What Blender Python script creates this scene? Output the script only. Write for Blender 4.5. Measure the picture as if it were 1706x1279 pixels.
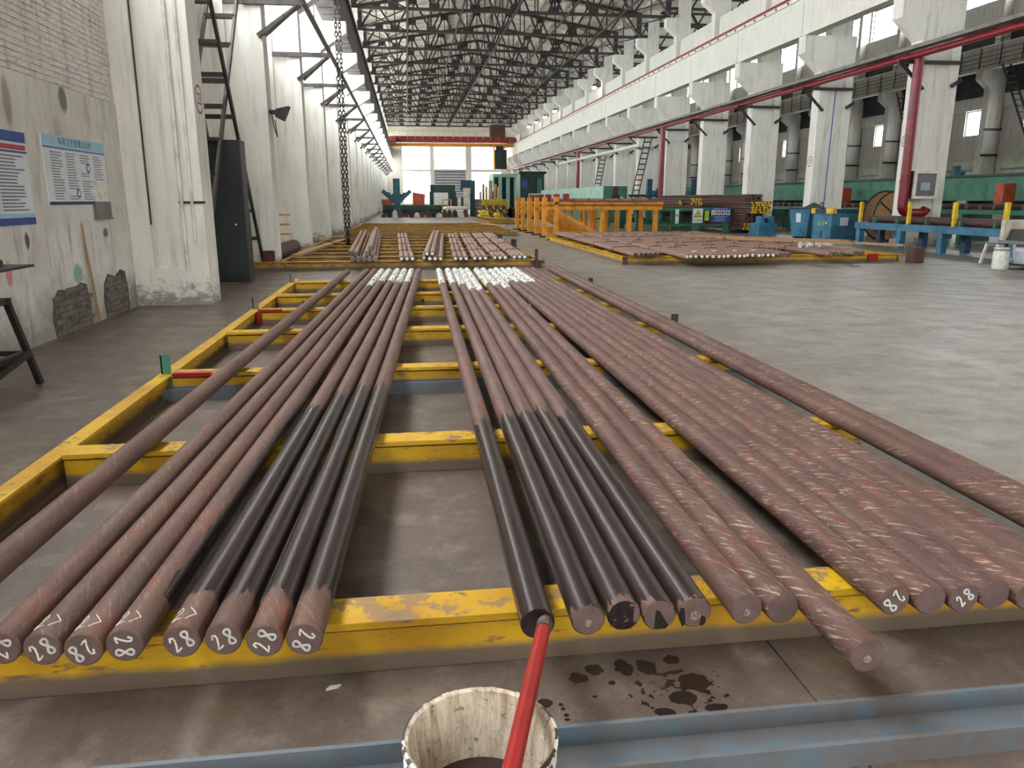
import bpy, math, random
from mathutils import Vector, Matrix
random.seed(7)
sc = bpy.context.scene
for o in list(bpy.data.objects): bpy.data.objects.remove(o)
COL = sc.collection
# ------------------------------------------------------------------ camera
cam = bpy.data.cameras.new('camera'); co = bpy.data.objects.new('camera', cam); COL.objects.link(co)
FPX, HC, VX, VY = 1275.0, 1.5, 678.0, 332.0
cam.sensor_fit = 'HORIZONTAL'; cam.sensor_width = 36.0; cam.lens = 36.0 * FPX / 1706.0
cam.clip_start = 0.05; cam.clip_end = 400
TH = math.atan((639.5 - VY) / FPX); PSI = math.atan((853.0 - VX) / FPX * math.cos(TH))
co.location = (0, 0, HC); co.rotation_euler = (math.pi / 2 - TH, 0, -PSI)
sc.camera = co
# ------------------------------------------------------------------ light
w = bpy.data.worlds.new('sky'); sc.world = w; w.use_nodes = True
w.node_tree.nodes['Background'].inputs[0].default_value = (0.86, 0.93, 1.0, 1)
w.node_tree.nodes['Background'].inputs[1].default_value = 4.0
sc.view_settings.view_transform = 'Standard'; sc.view_settings.look = 'None'
sc.view_settings.gamma = 1.0; sc.view_settings.use_curve_mapping = False
sc.view_settings.exposure = 0.14
WIN = 13.0          # daylight radiance of the overcast sky seen through the frosted panes
SKYL = 9.0         # the same daylight in the ridge lantern glazing

# ------------------------------------------------------------------ materials
def C(r, g, b):
    f = lambda v: (v / 255 / 12.92) if v <= 10 else ((v / 255 + .055) / 1.055) ** 2.4
    return (f(r), f(g), f(b), 1)
MATS = {}
class NT:
    def __init__(s, name):
        s.m = bpy.data.materials.new(name); s.m.use_nodes = True; s.t = s.m.node_tree; s.n = s.t.nodes; s.b = s.n['Principled BSDF']
    def add(s, ty, **kw):
        n = s.n.new(ty)
        for k, v in kw.items():
            if k[0] == 'i' and k[1:].isdigit(): n.inputs[int(k[1:])].default_value = v
            else: setattr(n, k, v)
        return n
    def L(s, a, b): s.t.links.new(a, b)
    def pos(s, scale=(1, 1, 1), world=True, rot=(0, 0, 0)):
        src = s.add('ShaderNodeNewGeometry').outputs['Position'] if world else s.add('ShaderNodeTexCoord').outputs['Object']
        mp = s.add('ShaderNodeMapping'); mp.inputs['Scale'].default_value = scale; mp.inputs['Rotation'].default_value = rot
        s.L(src, mp.inputs[0]); return mp.outputs[0]
    def noise(s, vec, scale, detail=4, rough=.6):
        n = s.add('ShaderNodeTexNoise'); n.inputs['Scale'].default_value = scale; n.inputs['Detail'].default_value = detail
        n.inputs['Roughness'].default_value = rough; s.L(vec, n.inputs['Vector']); return n.outputs['Fac']
    def ramp(s, fac, a, b, ca=(0, 0, 0, 1), cb=(1, 1, 1, 1)):
        r = s.add('ShaderNodeValToRGB'); e = r.color_ramp.elements
        e[0].position = a; e[0].color = ca; e[1].position = b; e[1].color = cb; s.L(fac, r.inputs[0]); return r.outputs[0]
    def mix(s, fac, a, b):
        m = s.add('ShaderNodeMix', data_type='RGBA')
        if isinstance(fac, (int, float)): m.inputs[0].default_value = fac
        else: s.L(fac, m.inputs[0])
        for i, v in ((6, a), (7, b)):
            if isinstance(v, tuple): m.inputs[i].default_value = v
            else: s.L(v, m.inputs[i])
        return m.outputs[2]
    def math(s, op, a, b=None):
        m = s.add('ShaderNodeMath', operation=op)
        for i, v in ((0, a), (1, b)):
            if v is None: continue
            if isinstance(v, (int, float)): m.inputs[i].default_value = v
            else: s.L(v, m.inputs[i])
        return m.outputs[0]
    def bump(s, h, strength=.3, dist=.02):
        b = s.add('ShaderNodeBump'); b.inputs['Strength'].default_value = strength; b.inputs['Distance'].default_value = dist
        s.L(h, b.inputs['Height']); s.L(b.outputs[0], s.b.inputs['Normal'])
    def fin(s, col=None, rough=None, metal=0.0):
        if col is not None:
            if isinstance(col, tuple): s.b.inputs['Base Color'].default_value = col
            else: s.L(col, s.b.inputs['Base Color'])
        if rough is not None:
            if isinstance(rough, (int, float)): s.b.inputs['Roughness'].default_value = rough
            else: s.L(rough, s.b.inputs['Roughness'])
        s.b.inputs['Metallic'].default_value = metal
        MATS[s.m.name] = s.m; return s.m
def plain(name, c1, c2=None, rough=.6, metal=0, scale=3.0, lo=.45, hi=.65, bump=0, stretch=(1, 1, 1)):
    t = NT(name)
    if c2 is None: c2 = tuple(v * .8 for v in c1[:3]) + (1,)
    v = t.pos(stretch); f = t.noise(v, scale, 5); col = t.mix(t.ramp(f, lo, hi), c1, c2)
    if bump: t.bump(f, bump)
    return t.fin(col, rough, metal)
def emis(name, c, s):
    t = NT(name); t.b.inputs['Base Color'].default_value = (0.8, 0.8, 0.8, 1)
    t.b.inputs['Emission Color'].default_value = c; t.b.inputs['Emission Strength'].default_value = s
    return t.fin(None, .4)
# concrete paint on columns and beams
def whitewash(name, base, dirt, streak=1.0, base2=None):
    t = NT(name)
    v = t.pos((1, 1, .12)); s1 = t.ramp(t.noise(v, 7.0, 5, .65), .50, .72)
    v2 = t.pos((1, 1, 1)); s2 = t.ramp(t.noise(v2, .9, 4), .42, .68)
    s3 = t.ramp(t.noise(v2, 28, 6, .7), .60, .72)
    col = t.mix(t.math('MULTIPLY', s2, .5), base, base2 or tuple(x * .86 for x in base[:3]) + (1,))
    col = t.mix(t.math('MULTIPLY', s1, .45 * streak), col, dirt)
    col = t.mix(t.math('MULTIPLY', s3, .6 * streak), col, dirt)
    sz = t.add('ShaderNodeSeparateXYZ'); t.L(v2, sz.inputs[0])
    foot = t.ramp(t.math('ADD', sz.outputs[2], t.math('MULTIPLY', t.math('SUBTRACT', t.noise(t.pos((1, 1, 1.6)), 7, 6, .75), .5), 1.5)), .05, .30, (1, 1, 1, 1), (0, 0, 0, 1))
    col = t.mix(t.math('MULTIPLY', foot, .75), col, C(104, 99, 91))
    t.bump(t.noise(v2, 18, 5), .25, .01)
    return t.fin(col, .75)
whitewash('white_concrete', C(232, 230, 222), C(132, 128, 118), .85)
whitewash('white_concrete_clean', C(228, 227, 215), C(150, 146, 134), .5)
whitewash('plaster', C(236, 233, 227), C(136, 132, 126), .9, C(216, 211, 204))
whitewash('grey_concrete', C(186, 183, 175), C(96, 92, 86), 1.1)
whitewash('grey_band', C(168, 164, 156), C(84, 80, 76), 1.2)
whitewash('dark_grey_plaster', C(120, 116, 110), C(70, 66, 62), 1.0)
whitewash('white_brick', C(222, 217, 212), C(106, 100, 96), 1.2, C(204, 198, 193))
whitewash('far_wall', C(222, 220, 210), C(190, 186, 176), .5)
plain('dark_wall', C(52, 50, 54), C(36, 34, 38), .8, 0, .6)
plain('mint_cladding', C(176, 182, 164), C(150, 156, 140), .6, 0, 1.5)
plain('roof_slab', C(228, 225, 212), C(196, 192, 178), .85, 0, .7, .35, .7, .1)
plain('beam_brown', C(92, 84, 80), C(66, 60, 58), .8, 0, 1.0)
plain('truss_steel', C(64, 60, 56), C(44, 41, 39), .55, .2, 1.2)
plain('dark_steel', C(48, 44, 41), C(30, 27, 25), .5, .3, 6)
plain('ladder_steel', C(64, 58, 53), C(42, 38, 34), .5, .3, 6)
plain('red_paint', C(130, 20, 34), C(104, 17, 28), .35, 0, 4)
plain('rail_red', C(150, 44, 36), C(110, 36, 30), .5, 0, 4)
plain('bright_red', C(160, 15, 14), C(140, 11, 12), .4, 0, 9)
plain('tray_grey', C(120, 118, 110), C(92, 90, 84), .5, .2, 4)
plain('white_pipe', C(228, 226, 218), C(190, 188, 178), .4, 0, 4)
plain('orange_paint', C(218, 146, 34), C(164, 98, 28), .5, 0, 3.5, .5, .72)
plain('yellow_bright', C(226, 196, 40), C(198, 150, 30), .5, 0, 8)
plain('green_paint', C(60, 122, 98), C(44, 92, 76), .5, 0, 2.2)
plain('green_dark', C(30, 66, 60), C(20, 44, 42), .5, 0, 2)
plain('green_pale', C(150, 190, 168), C(120, 160, 140), .5, 0, 2)
plain('cabinet_dark_green', C(34, 42, 40), C(26, 31, 30), .5, 0, 1.2)
plain('blue_paint', C(58, 120, 150), C(40, 88, 116), .5, 0, 2.5)
plain('blue_deep', C(30, 70, 98), C(22, 50, 72), .5, 0, 2.5)
plain('teal_paint', C(26, 84, 96), C(18, 60, 72), .5, 0, 2.5)
plain('cream', C(206, 200, 180), C(176, 168, 148), .6, 0, 4)
plain('white_plastic', C(226, 226, 220), C(196, 194, 186), .4, 0, 10)
plain('black_plastic', C(28, 28, 30), C(20, 20, 22), .5, 0, 10)
plain('glass_dark', C(34, 48, 52), C(24, 34, 38), .1)
plain('wood', C(178, 142, 102), C(138, 104, 72), .7, 0, 7, .4, .7, .1, (1, 8, 8))
plain('brick_raw', C(122, 112, 100), C(86, 78, 70), .9, 0, 14, .35, .7, .3)
plain('mortar', C(96, 90, 82), C(70, 66, 60), .95, 0, 12)
plain('paper', C(222, 226, 232), C(212, 216, 224), .5, 0, 3)
plain('paper_blue', C(160, 200, 226), C(150, 190, 218), .5, 0, 3)
plain('print_blue', C(36, 78, 150), C(30, 66, 130), .5)
plain('print_navy', C(34, 36, 84), C(30, 32, 70), .5)
plain('print_red', C(190, 70, 80), C(170, 60, 70), .5)
plain('print_grey', C(112, 118, 130), C(96, 102, 116), .5)
plain('print_black', C(40, 42, 48), C(34, 36, 40), .5)
plain('sign_yellow', C(196, 206, 40), C(180, 190, 30), .4)
plain('chalk', C(232, 228, 222), C(190, 182, 176), .9, 0, 60, .5, .7)
plain('screen', C(150, 178, 186), C(140, 168, 176), .2)
plain('panel_grey', C(112, 106, 108), C(96, 90, 92), .35)
plain('gate_grey', C(128, 130, 132), C(118, 120, 122), .6, 0, 1)
plain('chain_steel', C(66, 60, 54), C(32, 28, 26), .4, .3, 30)
plain('rust_box', C(92, 48, 50), C(60, 34, 36), .7, 0, 10)
plain('wire', C(40, 34, 30), C(28, 24, 22), .6, .4, 10)
plain('plastic_wrap', C(206, 204, 200), C(164, 160, 158), .25, 0, 14)
plain('bristle', C(118, 96, 88), C(64, 48, 44), .3, 0, 40, .4, .6, .3, (1, 1, .2))
plain('paint_pool', C(56, 42, 40), C(40, 29, 28), .12, 0, 5)
plain('orange_box', C(184, 82, 50), C(150, 60, 38), .5)
plain('adj_floor', C(140, 132, 122), C(110, 102, 94), .6, 0, .4)
emis('daylight_pane', (0.93, 0.97, 1.0, 1), WIN)
emis('lantern_pane', (0.95, 0.98, 1.0, 1), SKYL)
emis('far_pane', (1.0, 0.99, 0.95, 1), 5.0)
emis('lamp_glow', (1, .96, .85, 1), 30.0)

def mk_floor():
    t = NT('floor_concrete'); v = t.pos()
    a = t.ramp(t.noise(v, .35, 5), .35, .68)
    sep0 = t.add('ShaderNodeSeparateXYZ'); t.L(v, sep0.inputs[0])
    side = t.ramp(t.math('ADD', t.math('MULTIPLY', sep0.outputs[0], .1), t.math('MULTIPLY', t.math('SUBTRACT', t.noise(v, .5, 4), .5), .25)), .24, .48)
    brown = t.mix(a, C(114, 100, 90), C(99, 86, 78)); grey = t.mix(a, C(146, 141, 130), C(132, 127, 117))
    col = t.mix(side, brown, grey)
    vs = t.pos((.35, 2.2, 1)); b = t.ramp(t.noise(vs, 1.6, 6, .7), .50, .72)
    col = t.mix(t.math('MULTIPLY', b, .5), col, C(92, 81, 74))
    c = t.ramp(t.noise(v, 38, 7, .85), .50, .66); col = t.mix(t.math('MULTIPLY', c, .62), col, C(72, 62, 58))
    p = t.ramp(t.noise(v, 4.5, 6, .72), .50, .66); col = t.mix(t.math('MULTIPLY', p, .42), col, C(160, 148, 134))
    q = t.ramp(t.noise(v, 2.6, 7, .85), .50, .60); col = t.mix(t.math('MULTIPLY', q, .48), col, C(84, 73, 67))
    # dropped dark paint in front of the first rack
    sep = t.add('ShaderNodeSeparateXYZ'); t.L(t.pos(), sep.inputs[0])
    def blob(cx, cy, rx, ry, thr):
        dx = t.math('DIVIDE', t.math('SUBTRACT', sep.outputs[0], cx), rx); dy = t.math('DIVIDE', t.math('SUBTRACT', sep.outputs[1], cy), ry)
        d = t.math('ADD', t.math('MULTIPLY', dx, dx), t.math('MULTIPLY', dy, dy))
        k = t.math('SUBTRACT', t.math('SUBTRACT', 1.0, d), thr)
        return k
    n1 = t.noise(v, 30, 2, .5)
    spl = t.math('GREATER_THAN', t.math('ADD', n1, t.math('MULTIPLY', blob(.80, 2.02, .24, .20, 0), .28)), .80)
    for (x, y, rx, ry) in ((.56, 2.165, .028, .03), (.66, 2.165, .03, .045), (.735, 2.16, .034, .04), (.83, 2.19, .026, .03), (.37, 2.02, .022, .022),
                           (.418, 2.005, .008, .010), (.42, 1.985, .009, .010), (.425, 1.955, .008, .008), (.424, 1.935, .009, .008), (.50, 2.13, .03, .028),
                           (.60, 2.09, .013, .012), (.53, 2.03, .008, .006), (.86, 2.06, .05, .05), (.80, 1.99, .045, .035), (.72, 1.93, .03, .02), (.88, 1.93, .04, .02)):
        spl = t.math('MAXIMUM', spl, t.math('GREATER_THAN', t.math('ADD', blob(x, y, rx, ry, 0), t.math('MULTIPLY', t.math('SUBTRACT', n1, .5), 2.2)), 0.0))
    col = t.mix(spl, col, C(44, 34, 31))
    r = t.ramp(t.noise(v, 2.0, 4), .35, .7, (.32, .32, .32, 1), (.52, .52, .52, 1))
    rr = t.mix(spl, r, (.25, .25, .25, 1))
    t.bump(t.noise(v, 40, 5, .7), .25, .006)
    return t.fin(col, rr)
mk_floor()
def mk_yellow(name='rack_yellow', low=C(112, 96, 80), ya=C(208, 164, 20), yb=C(176, 126, 18), wr=.57):
    t = NT(name); v = t.pos()
    col = t.mix(t.ramp(t.noise(v, 2.2, 4), .4, .7), ya, yb)
    wear = t.ramp(t.noise(t.pos((.5, .5, 2.0)), 14, 6, .7), wr, wr + .08); col = t.mix(wear, col, C(120, 92, 66))
    sep = t.add('ShaderNodeSeparateXYZ'); t.L(t.pos(), sep.inputs[0])
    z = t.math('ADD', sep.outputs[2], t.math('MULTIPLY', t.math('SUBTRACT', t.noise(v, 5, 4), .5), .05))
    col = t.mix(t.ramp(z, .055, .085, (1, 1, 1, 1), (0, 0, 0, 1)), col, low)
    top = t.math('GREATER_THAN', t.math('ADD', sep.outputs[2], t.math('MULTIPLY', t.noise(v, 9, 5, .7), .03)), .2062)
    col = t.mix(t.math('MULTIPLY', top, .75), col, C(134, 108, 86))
    t.bump(t.noise(v, 60, 4), .15, .004)
    return t.fin(col, .55)
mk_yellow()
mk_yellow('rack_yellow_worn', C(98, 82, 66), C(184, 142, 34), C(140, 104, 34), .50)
def mk_bar(name, scr, hue):
    # rusty bar: x,z across, y along; custom properties oil_a..oil_b (dark wet paint) and white_a (white end)
    t = NT(name)
    tc = t.add('ShaderNodeTexCoord').outputs['Object']; oi = t.add('ShaderNodeObjectInfo').outputs['Random']
    off = t.add('ShaderNodeVectorMath', operation='ADD'); cmb = t.add('ShaderNodeCombineXYZ')
    t.L(t.math('MULTIPLY', oi, 60.0), cmb.inputs[1]); t.L(tc, off.inputs[0]); t.L(cmb.outputs[0], off.inputs[1]); ov = off.outputs[0]
    sep = t.add('ShaderNodeSeparateXYZ'); t.L(tc, sep.inputs[0]); x, y, z = sep.outputs
    sp2 = t.add('ShaderNodeSeparateXYZ'); t.L(ov, sp2.inputs[0]); yo = sp2.outputs[1]
    ang = t.math('ARCTAN2', x, z)
    h = t.add('ShaderNodeCombineXYZ')       # helical coordinates for mill marks
    t.L(t.math('SUBTRACT', t.math('MULTIPLY', yo, 1.0), t.math('MULTIPLY', ang, .055)), h.inputs[0]); t.L(t.math('ADD', t.math('MULTIPLY', ang, .055), t.math('MULTIPLY', yo, .5)), h.inputs[1])
    mp = t.add('ShaderNodeMapping'); mp.inputs['Scale'].default_value = (6, 75, 1); t.L(h.outputs[0], mp.inputs[0])
    mv = t.add('ShaderNodeMapping'); mv.inputs['Scale'].default_value = (3.0, .8, 3.0); t.L(ov, mv.inputs[0])
    b1 = t.ramp(t.noise(mv.outputs[0], 3.0, 5, .65), .38, .66)
    col = t.mix(b1, hue[0], hue[1])
    mv2 = t.add('ShaderNodeMapping'); mv2.inputs['Scale'].default_value = (6, 1.6, 6); t.L(ov, mv2.inputs[0])
    col = t.mix(t.math('MULTIPLY', t.ramp(t.noise(mv2.outputs[0], 2.2, 6, .7), .55, .70), .7), col, hue[2])
    mv3 = t.add('ShaderNodeMapping'); mv3.inputs['Scale'].default_value = (5, .9, 5); mv3.inputs['Location'].default_value = (3, 9, 1); t.L(ov, mv3.inputs[0])
    col = t.mix(t.math('MULTIPLY', t.ramp(t.noise(mv3.outputs[0], 2.4, 6, .7), .56, .70), .6), col, hue[3])
    fine = t.noise(ov, 90, 4, .7); col = t.mix(t.math('MULTIPLY', t.ramp(fine, .48, .72), .22), col, C(146, 116, 102))
    s = t.ramp(t.noise(mp.outputs[0], 1.0, 5, .75), .55, .66)
    msk = t.ramp(t.noise(mv2.outputs[0], 1.1, 3), .36, .54)
    col = t.mix(t.math('MULTIPLY', t.math('MULTIPLY', s, msk), scr), col, C(196, 178, 156))
    seam = t.math('LESS_THAN', t.math('ABSOLUTE', t.math('SUBTRACT', t.math('FRACT', t.math('MULTIPLY', yo, .07)), .5)), .0003)
    col = t.mix(t.math('MULTIPLY', seam, .5), col, C(60, 42, 38))
    def prop(p):
        a = t.add('ShaderNodeAttribute', attribute_type='OBJECT', attribute_name=p); return a.outputs['Fac']
    mv4 = t.add('ShaderNodeMapping'); mv4.inputs['Scale'].default_value = (22, 3, 22); t.L(ov, mv4.inputs[0])
    jag = t.math('MULTIPLY', t.math('SUBTRACT', t.noise(mv4.outputs[0], 1.0, 5, .7), .5), .9)
    yj = t.math('ADD', y, jag); yj2 = t.math('ADD', y, t.math('MULTIPLY', jag, .35))
    oil = t.math('MULTIPLY', t.math('LESS_THAN', yj, prop('oil_b')), t.math('GREATER_THAN', yj2, prop('oil_a')))
    sidew = t.math('MULTIPLY', t.math('GREATER_THAN', t.math('ADD', ang, t.math('MULTIPLY', jag, 1.2)), .75), t.math('MULTIPLY', t.math('LESS_THAN', yj, prop('oil_c')), t.math('GREATER_THAN', y, .22)))
    oil = t.math('MAXIMUM', oil, sidew)
    mv6 = t.add('ShaderNodeMapping'); mv6.inputs['Scale'].default_value = (60, .9, 60); t.L(ov, mv6.inputs[0])
    stk = t.noise(mv6.outputs[0], 1.0, 4, .6)
    oilc = t.mix(t.ramp(stk, .38, .66), C(42, 31, 30), C(58, 43, 39))
    col = t.mix(oil, col, oilc)
    mv5 = t.add('ShaderNodeMapping'); mv5.inputs['Scale'].default_value = (26, 5, 26); t.L(ov, mv5.inputs[0])
    wn = t.noise(mv5.outputs[0], 1.0, 6, .75)
    wh = t.math('MULTIPLY', t.math('GREATER_THAN', t.math('ADD', y, t.math('MULTIPLY', t.math('SUBTRACT', wn, .5), 1.3)), prop('white_a')), t.math('MULTIPLY', t.math('GREATER_THAN', wn, .455), t.math('GREATER_THAN', prop('white_a'), .001)))
    col = t.mix(wh, col, C(214, 214, 206))
    r0 = t.mix(oil, (.62, .62, .62, 1), t.ramp(stk, .40, .62, (.26, .26, .26, 1), (.36, .36, .36, 1)))
    hb = t.math('MULTIPLY', t.math('ADD', t.math('MULTIPLY', fine, .5), s), t.math('SUBTRACT', 1.0, oil)); t.bump(hb, .18, .002); t.b.inputs['Specular IOR Level'].default_value = .38
    return t.fin(col, r0, 0.0)
HUE1 = (C(90, 67, 60), C(110, 82, 72), C(142, 80, 59), C(94, 89, 82))
HUE2 = (C(84, 58, 51), C(101, 72, 62), C(124, 60, 49), C(114, 103, 89))
mk_bar('bar_rust', .30, HUE1); mk_bar('bar_scaled', .85, HUE2)
mk_bar('bar_pale', .35, (C(146, 116, 102), C(130, 100, 89), C(138, 94, 78), C(128, 114, 102)))
mk_bar('bar_dark', .2, (C(84, 58, 50), C(70, 48, 42), C(98, 66, 52), C(60, 44, 40)))
plain('bar_end', C(96, 76, 73), C(110, 88, 83), .6, 0, 18, .4, .65)
plain('bar_end_oiled', C(40, 30, 30), C(112, 92, 92), .3, 0, 16, .50, .53)
plain('bar_end_wet', C(44, 34, 34), C(56, 44, 42), .2, 0, 16, .45, .6)
plain('oil_dark', C(40, 31, 30), C(50, 40, 38), .2, 0, 16)
plain('bare_steel', C(168, 148, 132), C(112, 90, 82), .4, .2, 120, .42, .56)
def mk_channel():
    t = NT('channel_blue_grey'); v = t.pos()
    col = t.mix(t.ramp(t.noise(v, 2.5, 5), .4, .68), C(104, 110, 116), C(96, 88, 84))
    col = t.mix(t.math('MULTIPLY', t.ramp(t.noise(t.pos((1, 3, 1)), 7, 6, .7), .50, .62), .65), col, C(84, 112, 128))
    return t.fin(col, .5)
mk_channel()
def mk_bucket():
    t = NT('bucket_inside'); v = t.pos((1, 1, .1)); v2 = t.pos()
    col = t.mix(t.ramp(t.noise(v, 30, 5, .7), .42, .68), C(226, 214, 194), C(152, 124, 100))
    sep = t.add('ShaderNodeSeparateXYZ'); t.L(v2, sep.inputs[0])
    col = t.mix(t.math('MULTIPLY', t.ramp(t.noise(v2, 60, 6, .75), .55, .66), .8), col, C(74, 60, 52))
    t.fin(col, .45)
    t = NT('bucket_outside'); v = t.pos((1, 1, .5)); v2 = t.pos()
    drip = t.add('ShaderNodeTexWave', wave_type='BANDS', bands_direction='Z'); drip.inputs['Scale'].default_value = 9; drip.inputs['Distortion'].default_value = 9; drip.inputs['Detail'].default_value = 3; drip.inputs['Detail Scale'].default_value = 2.5
    t.L(v2, drip.inputs[0]); col = t.mix(t.ramp(drip.outputs[1], .58, .68), C(226, 220, 210), C(58, 48, 44))
    t.fin(col, .45)
mk_bucket()
def mk_stain_wall():
    t = NT('near_plaster'); v = t.pos()
    col = t.mix(t.ramp(t.noise(v, 1.3, 5), .38, .68), C(224, 221, 214), C(202, 196, 189))
    vs = t.pos((1, 1, .18)); col = t.mix(t.math('MULTIPLY', t.ramp(t.noise(vs, 6, 6, .7), .52, .70), .6), col, C(122, 116, 108))
    sep = t.add('ShaderNodeSeparateXYZ'); t.L(v, sep.inputs[0])
    z = t.math('ADD', sep.outputs[2], t.math('MULTIPLY', t.math('SUBTRACT', t.noise(v, 2.4, 5, .7), .5), 1.2))
    col = t.mix(t.math('MULTIPLY', t.ramp(z, .05, .55, (1, 1, 1, 1), (0, 0, 0, 1)), .7), col, C(98, 93, 84))
    def spot(cy, cz, ry, rz, c, amt):
        dy = t.math('DIVIDE', t.math('SUBTRACT', sep.outputs[1], cy), ry); dz = t.math('DIVIDE', t.math('SUBTRACT', sep.outputs[2], cz), rz)
        d = t.math('ADD', t.math('ADD', t.math('MULTIPLY', dy, dy), t.math('MULTIPLY', dz, dz)), t.math('MULTIPLY', t.math('SUBTRACT', t.noise(v, 7, 4), .5), .8))
        return t.math('MULTIPLY', t.ramp(d, .4, 1.0, (1, 1, 1, 1), (0, 0, 0, 1)), amt), c
    for a in ((9.75, .64, .16, .14, C(110, 158, 140), .8), (8.15, .78, .07, .16, C(206, 96, 76), .7), (8.62, 1.08, .06, .10, C(60, 52, 52), .9),
              (10.05, .95, .045, .34, C(150, 118, 86), .8), (10.75, 1.08, .10, .07, C(70, 66, 52), .8), (9.95, 2.62, .13, .17, C(84, 80, 74), .8), (8.62, 2.45, .10, .28, C(120, 112, 106), .6)):
        f, c = spot(*a); col = t.mix(f, col, c)
    t.bump(t.noise(v, 14, 6, .7), .35, .02)
    t.fin(col, .8)
mk_stain_wall()

# ------------------------------------------------------------------ mesh builder
ORG = {}
class MB:
    def __init__(s): s.v = []; s.f = []
    def quadbox(s, c):
        b = len(s.v); s.v += [tuple(p) for p in c]
        s.f += [tuple(b + i for i in q) for q in ((0, 3, 2, 1), (4, 5, 6, 7), (0, 1, 5, 4), (1, 2, 6, 5), (2, 3, 7, 6), (3, 0, 4, 7))]
        return s
    def box(s, x0, x1, y0, y1, z0, z1):
        return s.quadbox([(x0, y0, z0), (x1, y0, z0), (x1, y1, z0), (x0, y1, z0), (x0, y0, z1), (x1, y0, z1), (x1, y1, z1), (x0, y1, z1)])
    def beam(s, p, q, w, h, up=(0, 0, 1)):
        p, q = Vector(p), Vector(q); d = (q - p).normalized(); up = Vector(up)
        if abs(d.dot(up)) > .98: up = Vector((0, 1, 0)) if abs(d.y) < .9 else Vector((1, 0, 0))
        r = d.cross(up).normalized() * w / 2; u = r.cross(d).normalized() * h / 2
        return s.quadbox([p - r - u, p + r - u, p + r + u, p - r + u, q - r - u, q + r - u, q + r + u, q - r + u])
    def cyl(s, p, q, r, n=12, r2=None, caps=True):
        p, q = Vector(p), Vector(q); d = (q - p).normalized(); up = Vector((0, 0, 1)) if abs(d.z) < .9 else Vector((1, 0, 0))
        a = d.cross(up).normalized(); b_ = a.cross(d).normalized(); r2 = r if r2 is None else r2
        b = len(s.v)
        for c, rr in ((p, r), (q, r2)):
            for i in range(n):
                t = 2 * math.pi * i / n; s.v.append(tuple(c + a * rr * math.cos(t) + b_ * rr * math.sin(t)))
        for i in range(n):
            j = (i + 1) % n; s.f.append((b + i, b + j, b + n + j, b + n + i))
        if caps: s.f.append(tuple(b + i for i in reversed(range(n)))); s.f.append(tuple(b + n + i for i in range(n)))
        return s
    def prism(s, pts, axis, a, b_):
        n = len(pts); b = len(s.v)
        for c in (a, b_):
            for (u, v) in pts: s.v.append({'x': (c, u, v), 'y': (u, c, v), 'z': (u, v, c)}[axis])
        for i in range(n):
            j = (i + 1) % n; s.f.append((b + i, b + j, b + n + j, b + n + i))
        s.f.append(tuple(b + i for i in reversed(range(n)))); s.f.append(tuple(b + n + i for i in range(n)))
        return s
    def lathe(s, prof, cx, cy, n=32):
        b = len(s.v)
        for (r, z) in prof:
            for i in range(n):
                t = 2 * math.pi * i / n; s.v.append((cx + r * math.cos(t), cy + r * math.sin(t), z))
        for k in range(len(prof) - 1):
            for i in range(n):
                j = (i + 1) % n; s.f.append((b + k * n + i, b + k * n + j, b + (k + 1) * n + j, b + (k + 1) * n + i))
        return s
    def disc(s, c, nrm, r, n=20, h=.004):
        c = Vector(c); nrm = Vector(nrm).normalized(); return s.cyl(c, c + nrm * h, r, n)
    def tube(s, pts, r, n=8, closed=False):
        for i in range(len(pts) - (0 if closed else 1)): s.cyl(pts[i], pts[(i + 1) % len(pts)], r, n)
        return s
    def ribbon(s, pts, wd, nrm, th=.0015):
        nrm = Vector(nrm).normalized()
        for i in range(len(pts) - 1):
            p, q = Vector(pts[i]), Vector(pts[i + 1]); d = (q - p); 
            if d.length < 1e-6: continue
            d.normalize(); s.beam(p - d * wd * .3, q + d * wd * .3, wd, th, nrm)
        return s
    def mesh(s, name, off=(0, 0, 0), smooth=False):
        m = bpy.data.meshes.new(name); o = Vector(off)
        m.from_pydata([tuple(Vector(v) - o) for v in s.v], [], s.f); m.update()
        import bmesh
        bm = bmesh.new(); bm.from_mesh(m); bmesh.ops.recalc_face_normals(bm, faces=bm.faces); bm.to_mesh(m); bm.free()
        if smooth:
            for p in m.polygons: p.use_smooth = True
            try: m.set_sharp_from_angle(angle=math.radians(40))
            except Exception: pass
        return m
    def build(s, name, mat, parent=None, smooth=False, at=None, bevel=0):
        off = ORG[parent.name] if parent else Vector(at or (0, 0, 0))
        o = bpy.data.objects.new(name, s.mesh(name, off, smooth)); COL.objects.link(o)
        o.data.materials.append(MATS[mat])
        if parent: o.parent = parent
        else: o.location = off
        ORG[o.name] = off
        if bevel:
            b = o.modifiers.new('bevel', 'BEVEL'); b.width = bevel; b.segments = 2; b.limit_method = 'ANGLE'
        return o
def tag(o, label=None, cat=None, group=None, kind=None):
    if label: o['label'] = label
    if cat: o['category'] = cat
    if group: o['group'] = group
    if kind: o['kind'] = kind
    return o
def thing(name, label, cat, loc=(0, 0, 0), group=None, kind=None):
    o = bpy.data.objects.new(name, None); COL.objects.link(o); o.location = loc; o.empty_display_size = .2
    ORG[o.name] = Vector(loc); return tag(o, label, cat, group, kind)
def dup(root, loc, label=None, group=None, rz=None):
    r = root.copy(); COL.objects.link(r); r.location = loc
    if rz is not None: r.rotation_euler.z = rz
    if label: r['label'] = label
    if group: r['group'] = group
    for ch in list(root.children):
        c = ch.copy(); COL.objects.link(c); c.parent = r
        for g in ch.children:
            d = g.copy(); COL.objects.link(d); d.parent = c
    return r
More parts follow.
